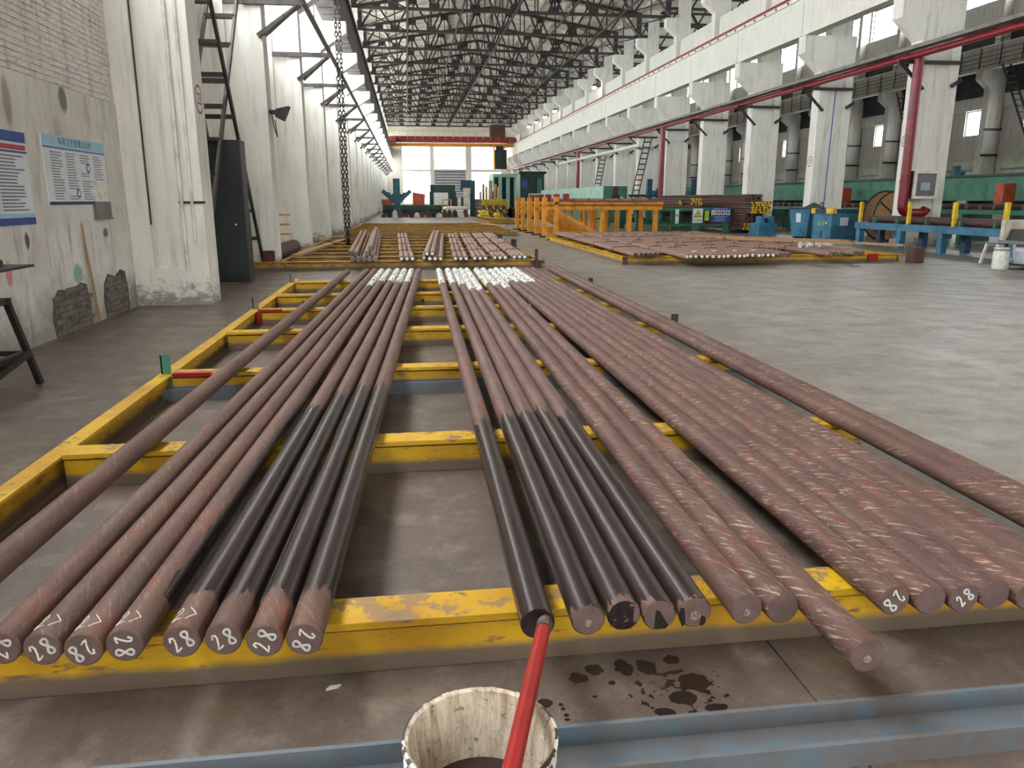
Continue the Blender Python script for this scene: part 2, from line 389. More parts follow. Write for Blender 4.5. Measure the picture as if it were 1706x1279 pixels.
def inst(name, mesh, loc, parent=None, rot=None, scale=None):
    o = bpy.data.objects.new(name, mesh); COL.objects.link(o); o.location = loc
    if rot: o.rotation_euler = rot
    if scale: o.scale = scale
    if parent: o.parent = parent
    return o
def text(s, size, mat, loc, rot, name, parent, align='CENTER'):
    cu = bpy.data.curves.new('lettering', 'FONT'); cu.body = s; cu.size = size; cu.align_x = align; cu.align_y = 'CENTER'; cu.extrude = .001; cu.space_character = 1.25 if len(s) > 6 else 1.0
    tmp = bpy.data.objects.new('lettering', cu); COL.objects.link(tmp)
    dg = bpy.context.evaluated_depsgraph_get(); me = bpy.data.meshes.new_from_object(tmp.evaluated_get(dg))
    bpy.data.objects.remove(tmp); me.materials.clear(); me.materials.append(MATS[mat])
    o = bpy.data.objects.new(name, me); COL.objects.link(o); o.parent = parent; o.location = Vector(loc) - ORG[parent.name]; o.rotation_euler = rot
    ORG[o.name] = ORG[parent.name]; return o
ORD = ['first', 'second', 'third', 'fourth', 'fifth', 'sixth', 'seventh', 'eighth', 'ninth', 'tenth', 'eleventh', 'twelfth', 'thirteenth', 'fourteenth', 'fifteenth', 'sixteenth', 'seventeenth', 'eighteenth', 'nineteenth', 'twentieth', 'twenty-first', 'twenty-second', 'twenty-third', 'twenty-fourth', 'twenty-fifth']
PI = math.pi
# ================================================================== SETTING
YA, YB = -20.0, 122.0
XL, XR = -3.9, 16.0
Y0 = 11.65
K = range(-5, 19)
def colY(k): return Y0 + 6 * k
# floor: base sheet + cast slabs with open joints
fl = tag(MB().box(-4.4, 45, YA - 1, YB + 1, -.3, -.014).build('floor', 'adj_floor', at=(0, 0, 0)), 'grey-brown concrete workshop floor cast in large slabs', 'floor', kind='structure')
SX, SY = 5.0, 6.0
sm = MB().box(.004, SX - .004, .004, SY - .004, -.014, 0).mesh('slab'); sm.materials.append(MATS['floor_concrete'])
for i in range(11):
    for j in range(24): inst('slab', sm, (-8.80 + SX * i, -20.0 + 2.55 - 6 + SY * j, 0), fl)
# left wall
wl = thing('wall_left', 'whitewashed left side wall of plaster and brick below high windows', 'wall', (XL, 0, 0), kind='structure')
MB().box(XL - .3, XL, YA, 5.9, 0, 5.6).build('lower_wall', 'plaster', wl)
MB().box(XL - .3, XL, 5.9, Y0 + .2, 0, 2.76).build('near_plaster', 'near_plaster', wl)
MB().box(XL - .3, XL - .018, 5.9, Y0 + .2, 2.76, 5.6).build('near_brickwork_core', 'white_brick', wl)
MB().box(XL - .3, XL, Y0 + .2, YB, 0, 5.6).build('lower_wall', 'plaster', wl)
MB().box(XL - .3, XL, YA, YB, 10.4, 14.2).build('upper_wall', 'dark_grey_plaster', wl)  # upper wall in a darker grey plaster than the wall below
# whitewashed bricks of the near bay, each one its own piece
bms = []
for q in range(9):
    j = lambda a_: a_ + random.uniform(-.006, .006); jx = lambda: random.uniform(.002, .024)
    m = MB().quadbox([(-.03, .002, .002), (jx(), j(.006), j(.006)), (jx(), j(.232), j(.006)), (-.03, .238, .002), (-.03, .002, .062), (jx(), j(.006), j(.058)), (jx(), j(.232), j(.057)), (-.03, .238, .062)]).mesh('brick')
    m.materials.append(MATS['white_brick']); bms.append(m)
cnt = 0; rest = MB()
for r in range(44):
    z = 2.765 + r * .066
    for c in range(24):
        y = 5.95 + c * .242 + (.121 if r % 2 else 0)
        if y > Y0 - .2: continue
        if y > 8.1 and r < 22 and cnt < 225:
            inst('brick', random.choice(bms), (XL - ORG[wl.name].x - .014, y, z), wl); cnt += 1
        else:
            rest.box(XL - .03, XL + random.uniform(-.012, .006), y + .004, y + .234, z + .003, z + .060)
tag(rest.build('brickwork', 'white_brick', wl), kind='stuff')
# raw brick showing through the fallen plaster at the foot of the wall
bm2 = []
for q in range(3):
    m = MB().box(-.02, .010 + .004 * q, .004, .226, .004, .056).mesh('brick'); m.materials.append(MATS['brick_raw']); bm2.append(m)
for (ya, yb, zt) in ((8.98, 9.98, .52), (10.46, 11.30, .56)):
    MB().prism([(ya, 0), (yb, 0), (yb + .03, zt * .5), (yb - .04, zt * .96), (yb - .2, zt * 1.03), (ya + .5 * (yb - ya), zt * .9), (ya + .18, zt), (ya + .03, zt * .8), (ya - .04, zt * .4)], 'x', XL, XL + .004).build('bare_patch', 'mortar', wl)
    for r in range(int(zt / .064)):
        for c in range(6):
            y = ya + .01 + c * .234 - (.117 if r % 2 else 0)
            if y < ya - .02 or y + .23 > yb + .06 or random.random() < .10 or (r > zt / .064 - 2.2 and random.random() < .4): continue
            inst('brick', random.choice(bm2), (.003, y, .004 + r * .064), wl)
# left windows, high frosted glazing in each bay
wn = 0
def window(x, y0, y1, z0, z1, mat='daylight_pane', nv=3, nh=2, fmat='white_concrete', side=1, thin=.05):
    global wn; wn += 1
    t = thing('window_%d' % wn, 'tall frosted factory window glowing with daylight', 'window', (x, (y0 + y1) / 2, z0), kind='structure')
    f = MB(); f.box(x - .08, x + .08, y0, y1, z0, z0 + .1).box(x - .08, x + .08, y0, y1, z1 - .1, z1).box(x - .08, x + .08, y0, y0 + .08, z0 + .1, z1 - .1).box(x - .08, x + .08, y1 - .08, y1, z0 + .1, z1 - .1)
    f.build('window_frame', fmat, t)
    for i in range(1, nv):
        y = y0 + (y1 - y0) * i / nv; MB().box(x - .03, x + .05, y - thin, y + thin, z0, z1).build('mullion', fmat, t)
    for i in range(1, nh):
        z = z0 + (z1 - z0) * i / nh; MB().box(x - .03, x + .05, y0, y1, z - thin, z + thin).build('transom', fmat, t)
    MB().box(x - .02, x - .01, y0 + .05, y1 - .05, z0 + .05, z1 - .05).build('pane', mat, t)
    return t
for k in K:
    y = colY(k); window(XL - .12, y + .55, min(y + 6.0, YB), 5.6, 10.4)  # window tops raised above the crane beam to add light on the roof slabs
# columns
def left_column():
    t = thing('concrete_column', 'whitewashed concrete column carrying the crane beam on the left wall', 'column', (-2.87, Y0, 0), 'columns of the left wall', 'structure')
    m = MB(); xa, xb = -4.0, -2.87; D = .55
    m.box(xa, xb, Y0, Y0 + D, 0, .52)
    m.box(xa, -3.62, Y0, Y0 + D, .52, 6.6).box(-3.62, -3.20, Y0 + .10, Y0 + D - .10, .52, 6.6).box(-3.20, xb, Y0, Y0 + D, .52, 6.6)
    m.prism([(xa, 6.6), (xb, 6.6), (-1.95, 7.2), (-1.95, 7.58), (xa, 7.58)], 'y', Y0, Y0 + D)
    m.build('shaft', 'white_concrete', t)
    u = MB().box(-4.0, -3.05, Y0 + .03, Y0 + D - .03, 7.58, 11.0); u.prism([(-4.0, 11.0), (-3.05, 11.0), (-2.45, 11.5), (-2.45, 12.0), (-4.0, 12.0)], 'y', Y0 + .03, Y0 + D - .03)
    u.build('upper_shaft', 'white_concrete', t); return t
def right_column():
    t = thing('concrete_column', 'whitewashed concrete column with a corbel under the right crane beam', 'column', (XR, Y0, 0), 'columns between the two bays', 'structure')
    m = MB(); xa, xb = XR, XR + 1.35; D = .55
    m.box(xa, xb, Y0, Y0 + D, 0, .5).box(xa, xa + .3, Y0, Y0 + D, .5, 6.3).box(xa + .3, xb - .3, Y0 + .08, Y0 + D - .08, .5, 6.3).box(xb - .3, xb, Y0, Y0 + D, .5, 6.3)
    m.prism([(xb, 6.3), (xa, 6.3), (xa - .75, 6.95), (xa - .75, 7.58), (xb, 7.58)], 'y', Y0, Y0 + D)
    m.build('shaft', 'white_concrete', t)
    u = MB().box(XR + .3, XR + 1.15, Y0 + .03, Y0 + D - .03, 7.58, 11.0)
    u.prism([(XR + 1.15, 11.0), (XR + .3, 11.0), (XR - .35, 11.5), (XR - .35, 12.0), (XR + 1.15, 12.0)], 'y', Y0 + .03, Y0 + D - .03).box(XR + .5, XR + 1.15, Y0 + .05, Y0 + D - .05, 12.0, 14.0)
    u.build('upper_shaft', 'white_concrete', t); return t
c0 = left_column(); c1 = right_column()
for k in K:
    if k not in (0, -1): dup(c0, (-2.87, colY(k), 0))
    if k: dup(c1, (XR, colY(k), 0))
tag(c0, 'nearest thick left column behind the posters, scuffed grey at its foot'); del c0['group']
# crane beams, one cast segment per bay
def crane_run(name, label, xa, xb, mat, zb, zt, y1=YB):
    t = thing(name, label, 'beam', ((xa + xb) / 2, YA, zb), kind='structure')
    seg = MB().box(xa - (xa + xb) / 2, xb - (xa + xb) / 2, .02, 5.98, 0, zt - zb - .14).box(xa - .1 - (xa + xb) / 2, xb + .1 - (xa + xb) / 2, .02, 5.98, zt - zb - .14, zt - zb).mesh('beam_segment'); seg.materials.append(MATS[mat])
    for k in K:
        y = colY(k) + .275
        if y + 6 < y1 + 4: inst('beam_segment', seg, (0, y - YA, 0), t)
    return t
cr = crane_run('crane_beam', 'long white concrete crane beam on the right-hand columns', 15.2, 15.62, 'white_concrete_clean', 7.58, 9.05)
cl = crane_run('crane_beam', 'long grey crane beam high along the left wall', -2.75, -2.1, 'beam_brown', 7.58, 9.05)
tag(MB().box(15.17, 15.27, YA, YB, 9.06, 9.20).build('crane_rail', 'rail_red', at=(15.2, YA, 9.06)), 'red crane rail running along the white right-hand beam', 'rail', kind='structure')
tag(MB().box(-2.26, -2.16, YA, YB, 9.06, 9.20).build('crane_rail', 'dark_steel', at=(-2.2, YA, 9.06)), 'dark crane rail along the left beam', 'rail', kind='structure')
stf = MB()
for k in K:
    for j in range(6): stf.box(-2.64, -2.08, colY(k) + j, colY(k) + j + .05, 7.565, 7.58)
tag(stf.build('stiffeners', 'dark_steel', cl), kind='stuff')
# clip bolts under the right rail
clip = MB().box(-.03, .0, 0, .08, 0, .07).mesh('rail_clip'); clip.materials.append(MATS['dark_steel'])
for j in range(60): inst('rail_clip', clip, (-.31, 42 + j * 1.0, 1.36), cr)
# parapet panels above the right crane beam
pp = thing('wall_right', 'white parapet panels between the upper columns above the crane beam', 'wall', (16.6, YA, 9.2), kind='structure')
pm = MB().box(-.08, .08, .9, 5.9, -.6, 1.55).mesh('parapet_panel'); pm.materials.append(MATS['white_concrete_clean'])
for k in K: inst('parapet_panel', pm, (0, colY(k) - YA, 0), pp)
# ------------------------------------------------------------------ roof
RX0, RX1 = -2.75, 15.9; RM = (RX0 + RX1) / 2; RL = RX1 - RX0
def topz(x): return 13.5 + 1.5 * (1 - abs(x - RM) / (RL / 2))
def truss():
    yc = Y0 + .275
    t = thing('roof_truss', 'dark steel roof truss spanning the hall', 'truss', (RM, yc, 12.0), 'roof trusses of the main hall', 'structure')
    MB().box(RX0, RX1, yc - .09, yc + .09, 12.0, 12.16).build('bottom_chord', 'truss_steel', t)
    for a, b in ((RX0, RM), (RM, RX1)): MB().beam((a, yc, topz(a)), (b, yc, topz(b)), .2, .18).build('top_chord', 'truss_steel', t)
    MB().box(RX0 - .05, RX0 + .25, yc - .1, yc + .1, 12.0, 13.55).build('end_post', 'truss_steel', t)
    MB().box(RX1 - .25, RX1 + .05, yc - .1, yc + .1, 12.0, 13.55).build('end_post', 'truss_steel', t)
    n = 8; bx = [RX0 + RL * i / n for i in range(n + 1)]
    for i in range(n):
        tx = (bx[i] + bx[i + 1]) / 2
        MB().beam((bx[i], yc, 12.08), (tx, yc, topz(tx)), .11, .11).build('web_member', 'truss_steel', t)
        MB().beam((tx, yc, topz(tx)), (bx[i + 1], yc, 12.08), .11, .11).build('web_member', 'truss_steel', t)
        MB().beam((tx, yc, 12.08), (tx, yc, topz(tx)), .06, .06).build('hanger', 'truss_steel', t)
        if 0 < i: MB().beam((bx[i], yc, 12.08), (bx[i], yc, topz(bx[i])), .08, .08).build('hanger', 'truss_steel', t)
        MB().box(tx - .28, tx + .28, yc - .02, yc + .02, topz(tx) - .38, topz(tx)).build('gusset', 'truss_steel', t)
        if i: MB().box(bx[i] - .3, bx[i] + .3, yc - .02, yc + .02, 12.0, 12.42).build('gusset', 'truss_steel', t)
    return t
t0 = truss()
for k in K:
    if k: dup(t0, (RM, colY(k) + .275, 12.0))
br = thing('roof_bracing', 'dark crossing rods and ties between the roof trusses', 'bracing', (RM, YA, 12.0), kind='structure')
for fx in (1, 2, 3, 4, 5):
    x = RX0 + RL * fx / 6
    MB().beam((x, YA, 12.02), (x, YB, 12.02), .10, .10).build('tie', 'truss_steel', br)
bmesh_cache = {}
for k in K:
    ya = colY(k) + .275; yb = min(ya + 6, YB - .1)
    for fx in (1, 3, 5):
        x = RX0 + RL * fx / 6; zt = topz(x)
        if k == -5:
            for (p, q) in (((0, 0, .1), (0, 6, zt - 12.1)), ((0, 6, .1), (0, 0, zt - 12.1))):
                m = MB().beam(p, q, .07, .07).mesh('brace'); m.materials.append(MATS['truss_steel']); bmesh_cache.setdefault(fx, []).append(m)
        if yb - ya > 5.9:
            for m in bmesh_cache[fx]: inst('brace', m, (x - RM, ya - YA, 0), br)
    if k == -5:
        for (p, q) in (((0, 0, 0), (3.1, 6, 0)), ((3.1, 0, 0), (0, 6, 0))):
            m = MB().beam(p, q, .06, .06).mesh('rod'); m.materials.append(MATS['truss_steel']); bmesh_cache.setdefault('r', []).append(m)
    if yb - ya > 5.9:
        for i in (0, 5):
            for m in bmesh_cache['r']: inst('rod', m, (RX0 + RL * i / 6 - RM, ya - YA, .1), br)
ce = thing('ceiling', 'ribbed concrete roof slabs resting on the dark trusses', 'ceiling', (RM, YA, 13.7), kind='structure')
NP = 12; PW = RL / NP; ang = math.atan(1.5 / (RL / 2))
pmz = MB().box(0, PW / math.cos(ang) - .02, .02, 5.98, .12, .20).box(0, .10, .02, 5.98, -.06, .12).box(PW / math.cos(ang) - .12, PW / math.cos(ang) - .02, .02, 5.98, -.06, .12)
for r in range(5): pmz.box(.1, PW - .1, .1 + r * 1.44, .18 + r * 1.44, 0, .12)
pmz = pmz.mesh('panel'); pmz.materials.append(MATS['roof_slab'])
for k in K:
    for i in range(NP):
        x = RX0 + PW * i; s = -1 if i < NP / 2 else 1
        inst('panel', pmz, (x - RM, colY(k) + .275 - YA, topz(x) + .17 - 13.7), ce, (0, s * ang, 0))
MB().box(RX0 - 1.6, RX0 + .1, YA, YB, 13.75, 13.95).build('eaves_slab', 'roof_slab', ce)
MB().box(RX1 - .1, RX1 + 1.5, YA, YB, 13.75, 13.95).build('eaves_slab', 'roof_slab', ce)
# high bay lamps under the trusses (the lit ones at the far right)
lamp = None
for i, y in enumerate([colY(k) + 1.2 for k in range(9, 16)]):
    if lamp is None:
        lamp = thing('bay_lamp', 'first lit lamp from the front far down the right side', 'lamp', (15.9, y, 10.6), 'lamps above the right crane beam')
        MB().beam((16.6, y, 10.9), (15.9, y, 10.9), .05, .05).build('arm', 'dark_steel', lamp)
        MB().cyl((15.9, y, 10.68), (15.9, y, 10.92), .24, 14, .1).build('shade', 'tray_grey', lamp)
        MB().cyl((15.9, y, 10.52), (15.9, y, 10.68), .16, 14, .2).build('bulb', 'lamp_glow', lamp)
    elif i > 2: dup(lamp, (15.9, y, 10.6), '%s lit lamp from the front far down the right side' % ORD[i - 2])
# ------------------------------------------------------------------ end walls
wf = thing('wall_far', 'pale end wall of the hall around the large windows and the gate', 'wall', (6.5, YB, 0), kind='structure')
for (xa, xb, za, zb) in ((-4.2, -.5, 0, 15.2), (3.65, 4.3, 0, 9.3), (9.1, 10.0, 0, 9.3), (14.6, 17.5, 0, 15.2), (-.5, 14.6, 9.3, 15.2), (-.5, 3.65, 0, .9), (10.0, 14.6, 0, .9), (-.5, 3.65, 5.6, 5.95), (10.0, 14.6, 5.6, 5.95), (4.3, 9.1, 5.8, 6.0)):
    MB().box(xa, xb, YB, YB + .35, za, zb).build('wall_section', 'far_wall', wf)
def end_window(x0, x1, z0, z1, Y, s=1):
    global wn; wn += 1
    t = thing('window_%d' % wn, 'bright end-wall window', 'window', ((x0 + x1) / 2, Y, z0), kind='structure')
    MB().box(x0, x1, Y + .2 * s, Y + .22 * s, z0, z1).build('pane', 'far_pane', t)
    for i in range(1, 3):
        x = x0 + (x1 - x0) * i / 3; MB().box(x - .04, x + .04, Y + .1 * s, Y + .18 * s, z0, z1).build('mullion', 'white_plastic', t)
for (x0, x1) in ((-.5, 3.65), (4.3, 9.1), (10.0, 14.6)):
    end_window(x0, x1, 6.0, 9.3, YB)
    if x0 != 4.3: end_window(x0, x1, .9, 5.6, YB)
d1 = thing('door_1', 'grey roller gate in the far end wall', 'gate', (6.7, YB, 0), kind='structure')
for i in range(14): MB().box(4.3, 9.1, YB + .08, YB + .14, i * .415, i * .415 + .405).build('gate_slat', 'gate_grey', d1)
wb = thing('wall_back', 'pale end wall behind the photographer with large windows', 'wall', (6.5, YA, 0), kind='structure')
for (xa, xb, za, zb) in ((-4.2, -1, 0, 15.2), (14.6, 17.5, 0, 15.2), (-1, 14.6, 9.5, 15.2), (-1, 14.6, 0, .9)):
    MB().box(xa, xb, YA - .35, YA, za, zb).build('wall_section', 'far_wall', wb)
for (x0, x1) in ((-1, 4.2), (4.2, 9.4), (9.4, 14.6)): end_window(x0, x1, .9, 9.5, YA, -1)
# ------------------------------------------------------------------ neighbouring bay (X 17.35 .. 43)
AX = 42.0
c2 = thing('concrete_column', 'grey-white column of the far row in the neighbouring bay', 'column', (AX, Y0, 0), 'far row columns of the neighbouring bay', 'structure')
m = MB().box(AX, AX + 1.2, Y0, Y0 + .6, 0, 9.3); m.prism([(AX + 1.2, 9.3), (AX, 9.3), (AX - .8, 9.9), (AX - .8, 10.5), (AX + 1.2, 10.5)], 'y', Y0, Y0 + .6); m.build('shaft', 'grey_concrete', c2)
MB().box(AX + .3, AX + 1.1, Y0 + .05, Y0 + .55, 10.5, 19).build('upper_shaft', 'grey_concrete', c2)
brk = MB()
for z in (2.6, 4.6, 6.4): brk.box(AX - .1, AX + 1.3, Y0 - .12, Y0, z, z + .14)
brk.build('clamp_bars', 'dark_steel', c2)
for k in range(-1, 19):
    if k: dup(c2, (AX, colY(k), 0))
ca = crane_run('crane_beam', 'crane beam with handrail across the neighbouring bay', AX - .75, AX - .2, 'grey_concrete', 10.5, 12.1)
rl = thing('handrail', 'thin dark handrail along the crane beam of the neighbouring bay', 'railing', (AX - .8, 20, 10.5))
for z in (10.75, 11.05, 11.35, 11.65, 12.0, 12.35): MB().beam((AX - .82, 10, z), (AX - .82, YB, z), .035, .035).build('rail', 'dark_steel', rl)
pst = MB().beam((0, 0, .1), (0, 0, 1.9), .05, .05).mesh('post'); pst.materials.append(MATS['dark_steel'])
for j in range(56): inst('post', pst, (-.03, -10 + j * 2.0, 0), rl)
wa = thing('wall_outer', 'outer wall of the neighbouring bay with window bands', 'wall', (43.4, 50, 0), kind='structure')
MB().box(43.3, 43.6, YA, YB, 0, 4.4).build('cladding', 'mint_cladding', wa)
MB().box(43.25, 43.6, YA, YB, 4.4, 6.2).build('wall_band', 'grey_band', wa)
MB().box(43.2, 43.6, YA, YB, 8.1, 9.0).build('lintel', 'grey_concrete', wa)
MB().box(43.3, 43.6, YA, YB, 9.0, 14.2).build('dark_band', 'dark_wall', wa)
MB().box(43.0, 43.6, YA, YB, 14.2, 15.6).build('lintel', 'grey_concrete', wa)
MB().box(43.3, 43.6, YA, YB, 18.4, 21).build('wall_band', 'grey_concrete', wa)
for k in range(-5, 19):
    y = colY(k)
    MB().box(43.3, 43.6, y - .4, y + 1.6, 6.2, 8.1).build('wall_pier', 'grey_band', wa)
    MB().box(43.3, 43.6, y + 3.9, y + 5.6, 6.2, 8.1).build('wall_pier', 'grey_band', wa)
    window(43.5, y + 1.6, y + 3.9, 6.2, 8.1, nv=2, nh=1, fmat='grey_band', thin=.02)
    window(43.5, y + .6, y + 6.0, 15.6, 18.4, nv=4, nh=2, fmat='dark_steel', thin=.03)
    for z in (2.4, 3.6): MB().box(43.2, 43.3, y + 1.2, y + 5.4, z, z + .12).build('girt', 'tray_grey', wa)
c3 = thing('ceiling', 'dark roof of the neighbouring bay', 'ceiling', (30, 50, 20.6), kind='structure')
MB().box(16.6, 43.8, YA, YB, 20.6, 20.8).build('deck', 'roof_slab', c3)
MB().box(16.9, 17.1, YA, YB, 14.0, 20.7).build('clerestory_wall', 'dark_wall', c3)
for y in (YA - .2, YB): tag(MB().box(17.4, 43.6, y, y + .2, 0, 20.8).build('wall_end', 'far_wall', at=(30, y, 0)), 'plain end wall of the neighbouring bay', 'wall', kind='structure')
def adj_truss():
    yc = Y0 + .275; xa, xb = 17.2, 43.2; L = xb - xa
    t = thing('roof_truss', 'dark roof truss high in the neighbouring bay', 'truss', (30, yc, 18), 'roof trusses of the neighbouring bay', 'structure')
    MB().box(xa, xb, yc - .1, yc + .1, 18.0, 18.2).build('bottom_chord', 'truss_steel', t)
    MB().box(xa, xb, yc - .1, yc + .1, 20.3, 20.5).build('top_chord', 'truss_steel', t)
    n = 9
    for i in range(n):
        a = xa + L * i / n; b = xa + L * (i + 1) / n; mx = (a + b) / 2
        MB().beam((a, yc, 18.1), (mx, yc, 20.4), .14, .14).build('web_member', 'truss_steel', t)
        MB().beam((mx, yc, 20.4), (b, yc, 18.1), .14, .14).build('web_member', 'truss_steel', t)
    return t
t1 = adj_truss()
for k in range(-2, 19):
    if k: dup(t1, (30, colY(k) + .275, 18))
# ================================================================== FOREGROUND RACK
TZ = .19
def rack(name, label, x0, x1, ys, y1, mat='rack_yellow', left=True, right=True, holes=False):
    t = thing(name, label, 'rack', ((x0 + x1) / 2, ys[0], 0))
    for y in ys:
        cb = MB().box(x0 + .10, x1 - .10, y + .012, y + .15, 0, .150).build('cross_beam', mat, t, bevel=.004)
        MB().box(x0 + .10, x1 - .10, y - .004, y + .16, .162, TZ).build('top_plate', mat, cb, bevel=.003)
        MB().box(x0 + .11, x1 - .11, y + .035, y + .145, .150, .162).build('packing_strip', 'dark_steel', cb)
    for on, xa in ((left, x0), (right, x1 - .1)):
        if not on: continue
        MB().box(xa, xa + .1, ys[0], y1, .165, .18).box(xa + .035, xa + .065, ys[0], y1, .02, .165).box(xa, xa + .1, ys[0], y1, 0, .02).build('side_beam', mat, t)
    return t
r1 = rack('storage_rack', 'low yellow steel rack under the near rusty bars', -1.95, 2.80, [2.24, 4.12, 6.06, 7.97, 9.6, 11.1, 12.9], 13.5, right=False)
for (y, m) in ((6.10, 'green_paint'), (9.75, 'tray_grey'), (12.9, 'tray_grey')):
    MB().box(-1.93, -1.86, y, y + .012, .02, .33).box(-1.93, -1.92, y, y + .08, .02, .33).build('stop_post', m, r1)
for (y, m) in ((7.6, 'dark_steel'), (11.4, 'dark_steel')): MB().box(2.70, 2.76, y, y + .05, .19, .34).build('stop_post', m, r1)
for y in (6.06, 9.6): MB().box(-1.84, -1.55, y - .006, y + .05, .163, .193).build('red_mark', 'bright_red', r1)
MB().box(-1.86, -1.80, 9.58, 9.66, .02, .165).build('red_mark', 'bright_red', r1)
for i in range(5): MB().disc((-1.5 + i * .42, 11.108, .08), (0, -1, 0), .022, 10).build('bolt_hole', 'print_black', r1)
bl = MB().box(-2.0, 3.0, 5.945, 6.03, 0, .02).box(-2.0, 3.0, 5.93, 5.945, 0, .095).box(-2.0, 3.0, 6.03, 6.045, 0, .095)
tag(bl.build('channel_beam', 'channel_blue_grey', at=(.5, 5.98, 0)), 'blue-grey steel channel lying on the floor under the third yellow cross beam', 'channel beam')
ch = MB().box(-1.6, 4.5, 1.655, 1.805, 0, .014).box(-1.6, 4.5, 1.64, 1.655, .0, .075).box(-1.6, 4.5, 1.805, 1.82, .0, .075)
tag(ch.build('channel_beam', 'channel_blue_grey', at=(1.5, 1.73, 0)), 'blue-grey steel channel on the floor in the very front, behind the paint bucket', 'channel beam')
# ------------------------------------------------------------------ bars
def shaft_mesh(r, L, n=28):
    m = MB(); b = 0.004
    prof = [(0, r - b), (b, r), (L - b, r), (L, r - b)]
    for (y, rr) in prof:
        for i in range(n): a = 2 * PI * i / n; m.v.append((rr * math.sin(a), y, rr * math.cos(a)))
    for k in range(3):
        for i in range(n): j = (i + 1) % n; m.f.append((k * n + i, k * n + j, (k + 1) * n + j, (k + 1) * n + i))
    m.f.append(tuple(range(n))); m.f.append(tuple(3 * n + i for i in range(n)))
    return m.mesh('shaft', smooth=True)
R = .0532; ZC = TZ + R + .001
SH = {}
def bar(xn, yn, xf, z, label, mat='bar_rust', L=11.95, group=None, oil=(0, -1), white=99, end='bar_end', r=R, n=28, name='steel_bar', core=None, cap=None, tilt=0, side=-9):
    t = thing(name, label, 'steel bar', (xn, yn, z), group)
    t.rotation_euler = (tilt, 0, -math.atan2(xf - xn, L))
    key = (r, L, mat, n)
    if key not in SH:
        SH[key] = shaft_mesh(r, L, n); SH[key].materials.append(MATS[mat])
    s = inst('shaft', SH[key], (0, 0, 0), t); s['oil_a'] = float(oil[0]); s['oil_b'] = float(oil[1]); s['white_a'] = float(white); s['oil_c'] = float(side)
    ek = ('end', r, end)
    if ek not in SH:
        SH[ek] = MB().cyl((0, -.0012, 0), (0, .002, 0), r - .0045, n).mesh('end_face'); SH[ek].materials.append(MATS[end])
    inst('end_face', SH[ek], (0, 0, 0), t)
    if core:
        ck = ('core', r, core, cap)
        if ck not in SH: SH[ck] = MB().cyl((0, -.004, 0), (0, 0, 0), r * (cap or .55), 14).mesh('painted_spot'); SH[ck].materials.append(MATS[core])
        inst('painted_spot', SH[ck], (0, 0, 0), t)
    return t
def chalk28(t, rot, order, sc_=1.0, dx=0, dz=0, off=None):
    # hand-drawn figures on the end face; order '28' or '82' only turns the pair round
    two = [(-.5, .55), (-.2, .95), (.25, .85), (.35, .45), (0, -.2), (-.5, -.85), (0, -.8), (.55, -.65)]
    eight = []
    for i in range(25):
        a = 2 * PI * i / 24; eight.append((.55 * math.sin(2 * a), .95 * math.cos(a)))
    m = MB(); s = .026 * sc_
    for pts, cx in ((two, -.62), (eight, .72)):
        P = []
        for (u, v) in pts:
            u, v = (u * .55 + cx) * s * 1.15, v * s
            P.append((dx + u * math.cos(rot) - v * math.sin(rot), -.0025, dz + u * math.sin(rot) + v * math.cos(rot)))
        m.ribbon(P, .0062 if cx > 0 else .005, (0, 1, 0), .002)
    o = bpy.data.objects.new('chalk_number', m.mesh('chalk_number')); COL.objects.link(o); o.parent = t; o.data.materials.append(MATS['chalk']); o['label'] = 'white chalked number 28'
def chalk_shaft(t, y0, a0):
    m = MB()
    def P(a, y): return (1.006 * R * math.sin(a), y, 1.006 * R * math.cos(a))
    for st in ([(-.75, .055), (-.5, .075), (-.35, .055), (-.55, .03), (-.8, .008), (-.25, .012)], [(-.05, .07), (.40, .042), (-.02, .008)]):
        pts = []
        for (a, y), (b, y2) in zip(st, st[1:]):
            for q in range(5): pts.append(P(a0 + a + (b - a) * q / 4, y0 + y + (y2 - y) * q / 4))
        m.tube(pts, .0013, 5)
    o = bpy.data.objects.new('chalk_mark', m.mesh('chalk_mark')); COL.objects.link(o); o.parent = t; o.data.materials.append(MATS['chalk'])
LB = [(-1.495, 2.10, -1.092, '', None), (-1.198, 2.14, -.755, 'A', 1.35), (-1.079, 2.119, -.617, 'B', .55), (-.961, 2.10, -.49, 'C', PI + .55), (-.852, 2.11, -.362, 'D', -1.55),
      (-.694, 2.108, -.213, 'E', .5), (-.575, 2.105, -.084, 'F', .45), (-.453, 2.079, .044, 'G', 1.15), (-.339, 2.073, .173, 'H', -2.0)]
lblL = ['plain rusty bar lying alone at the far left of the near rack', 'rusty bar chalked 28, cut by the left edge of the picture',
        'rusty bar chalked 28, second numbered end from the left', 'rusty bar chalked 28 upside down, third numbered end from the left',
        'rusty bar with 28 chalked downwards, fourth numbered end from the left', 'bar with dark wet paint and chalked 28, leftmost of the four wet left bars',
        'bar with dark wet paint and chalked 28, second of the four wet left bars', 'bar with dark wet paint and steeply chalked 28, third of the four wet left bars',
        'bar with dark wet paint and 28 chalked downwards, rightmost of the left group']
GL = 'bars of the left group on the near rack'; GR = 'bars of the right group on the near rack'
oilL = {5: (.20, 2.45), 6: (.18, 2.75), 7: (.2, 3.05), 8: (.22, 2.95)}
whL = {3: 9.3, 4: 9.9, 5: 9.9, 6: 9.7, 7: 9.8}
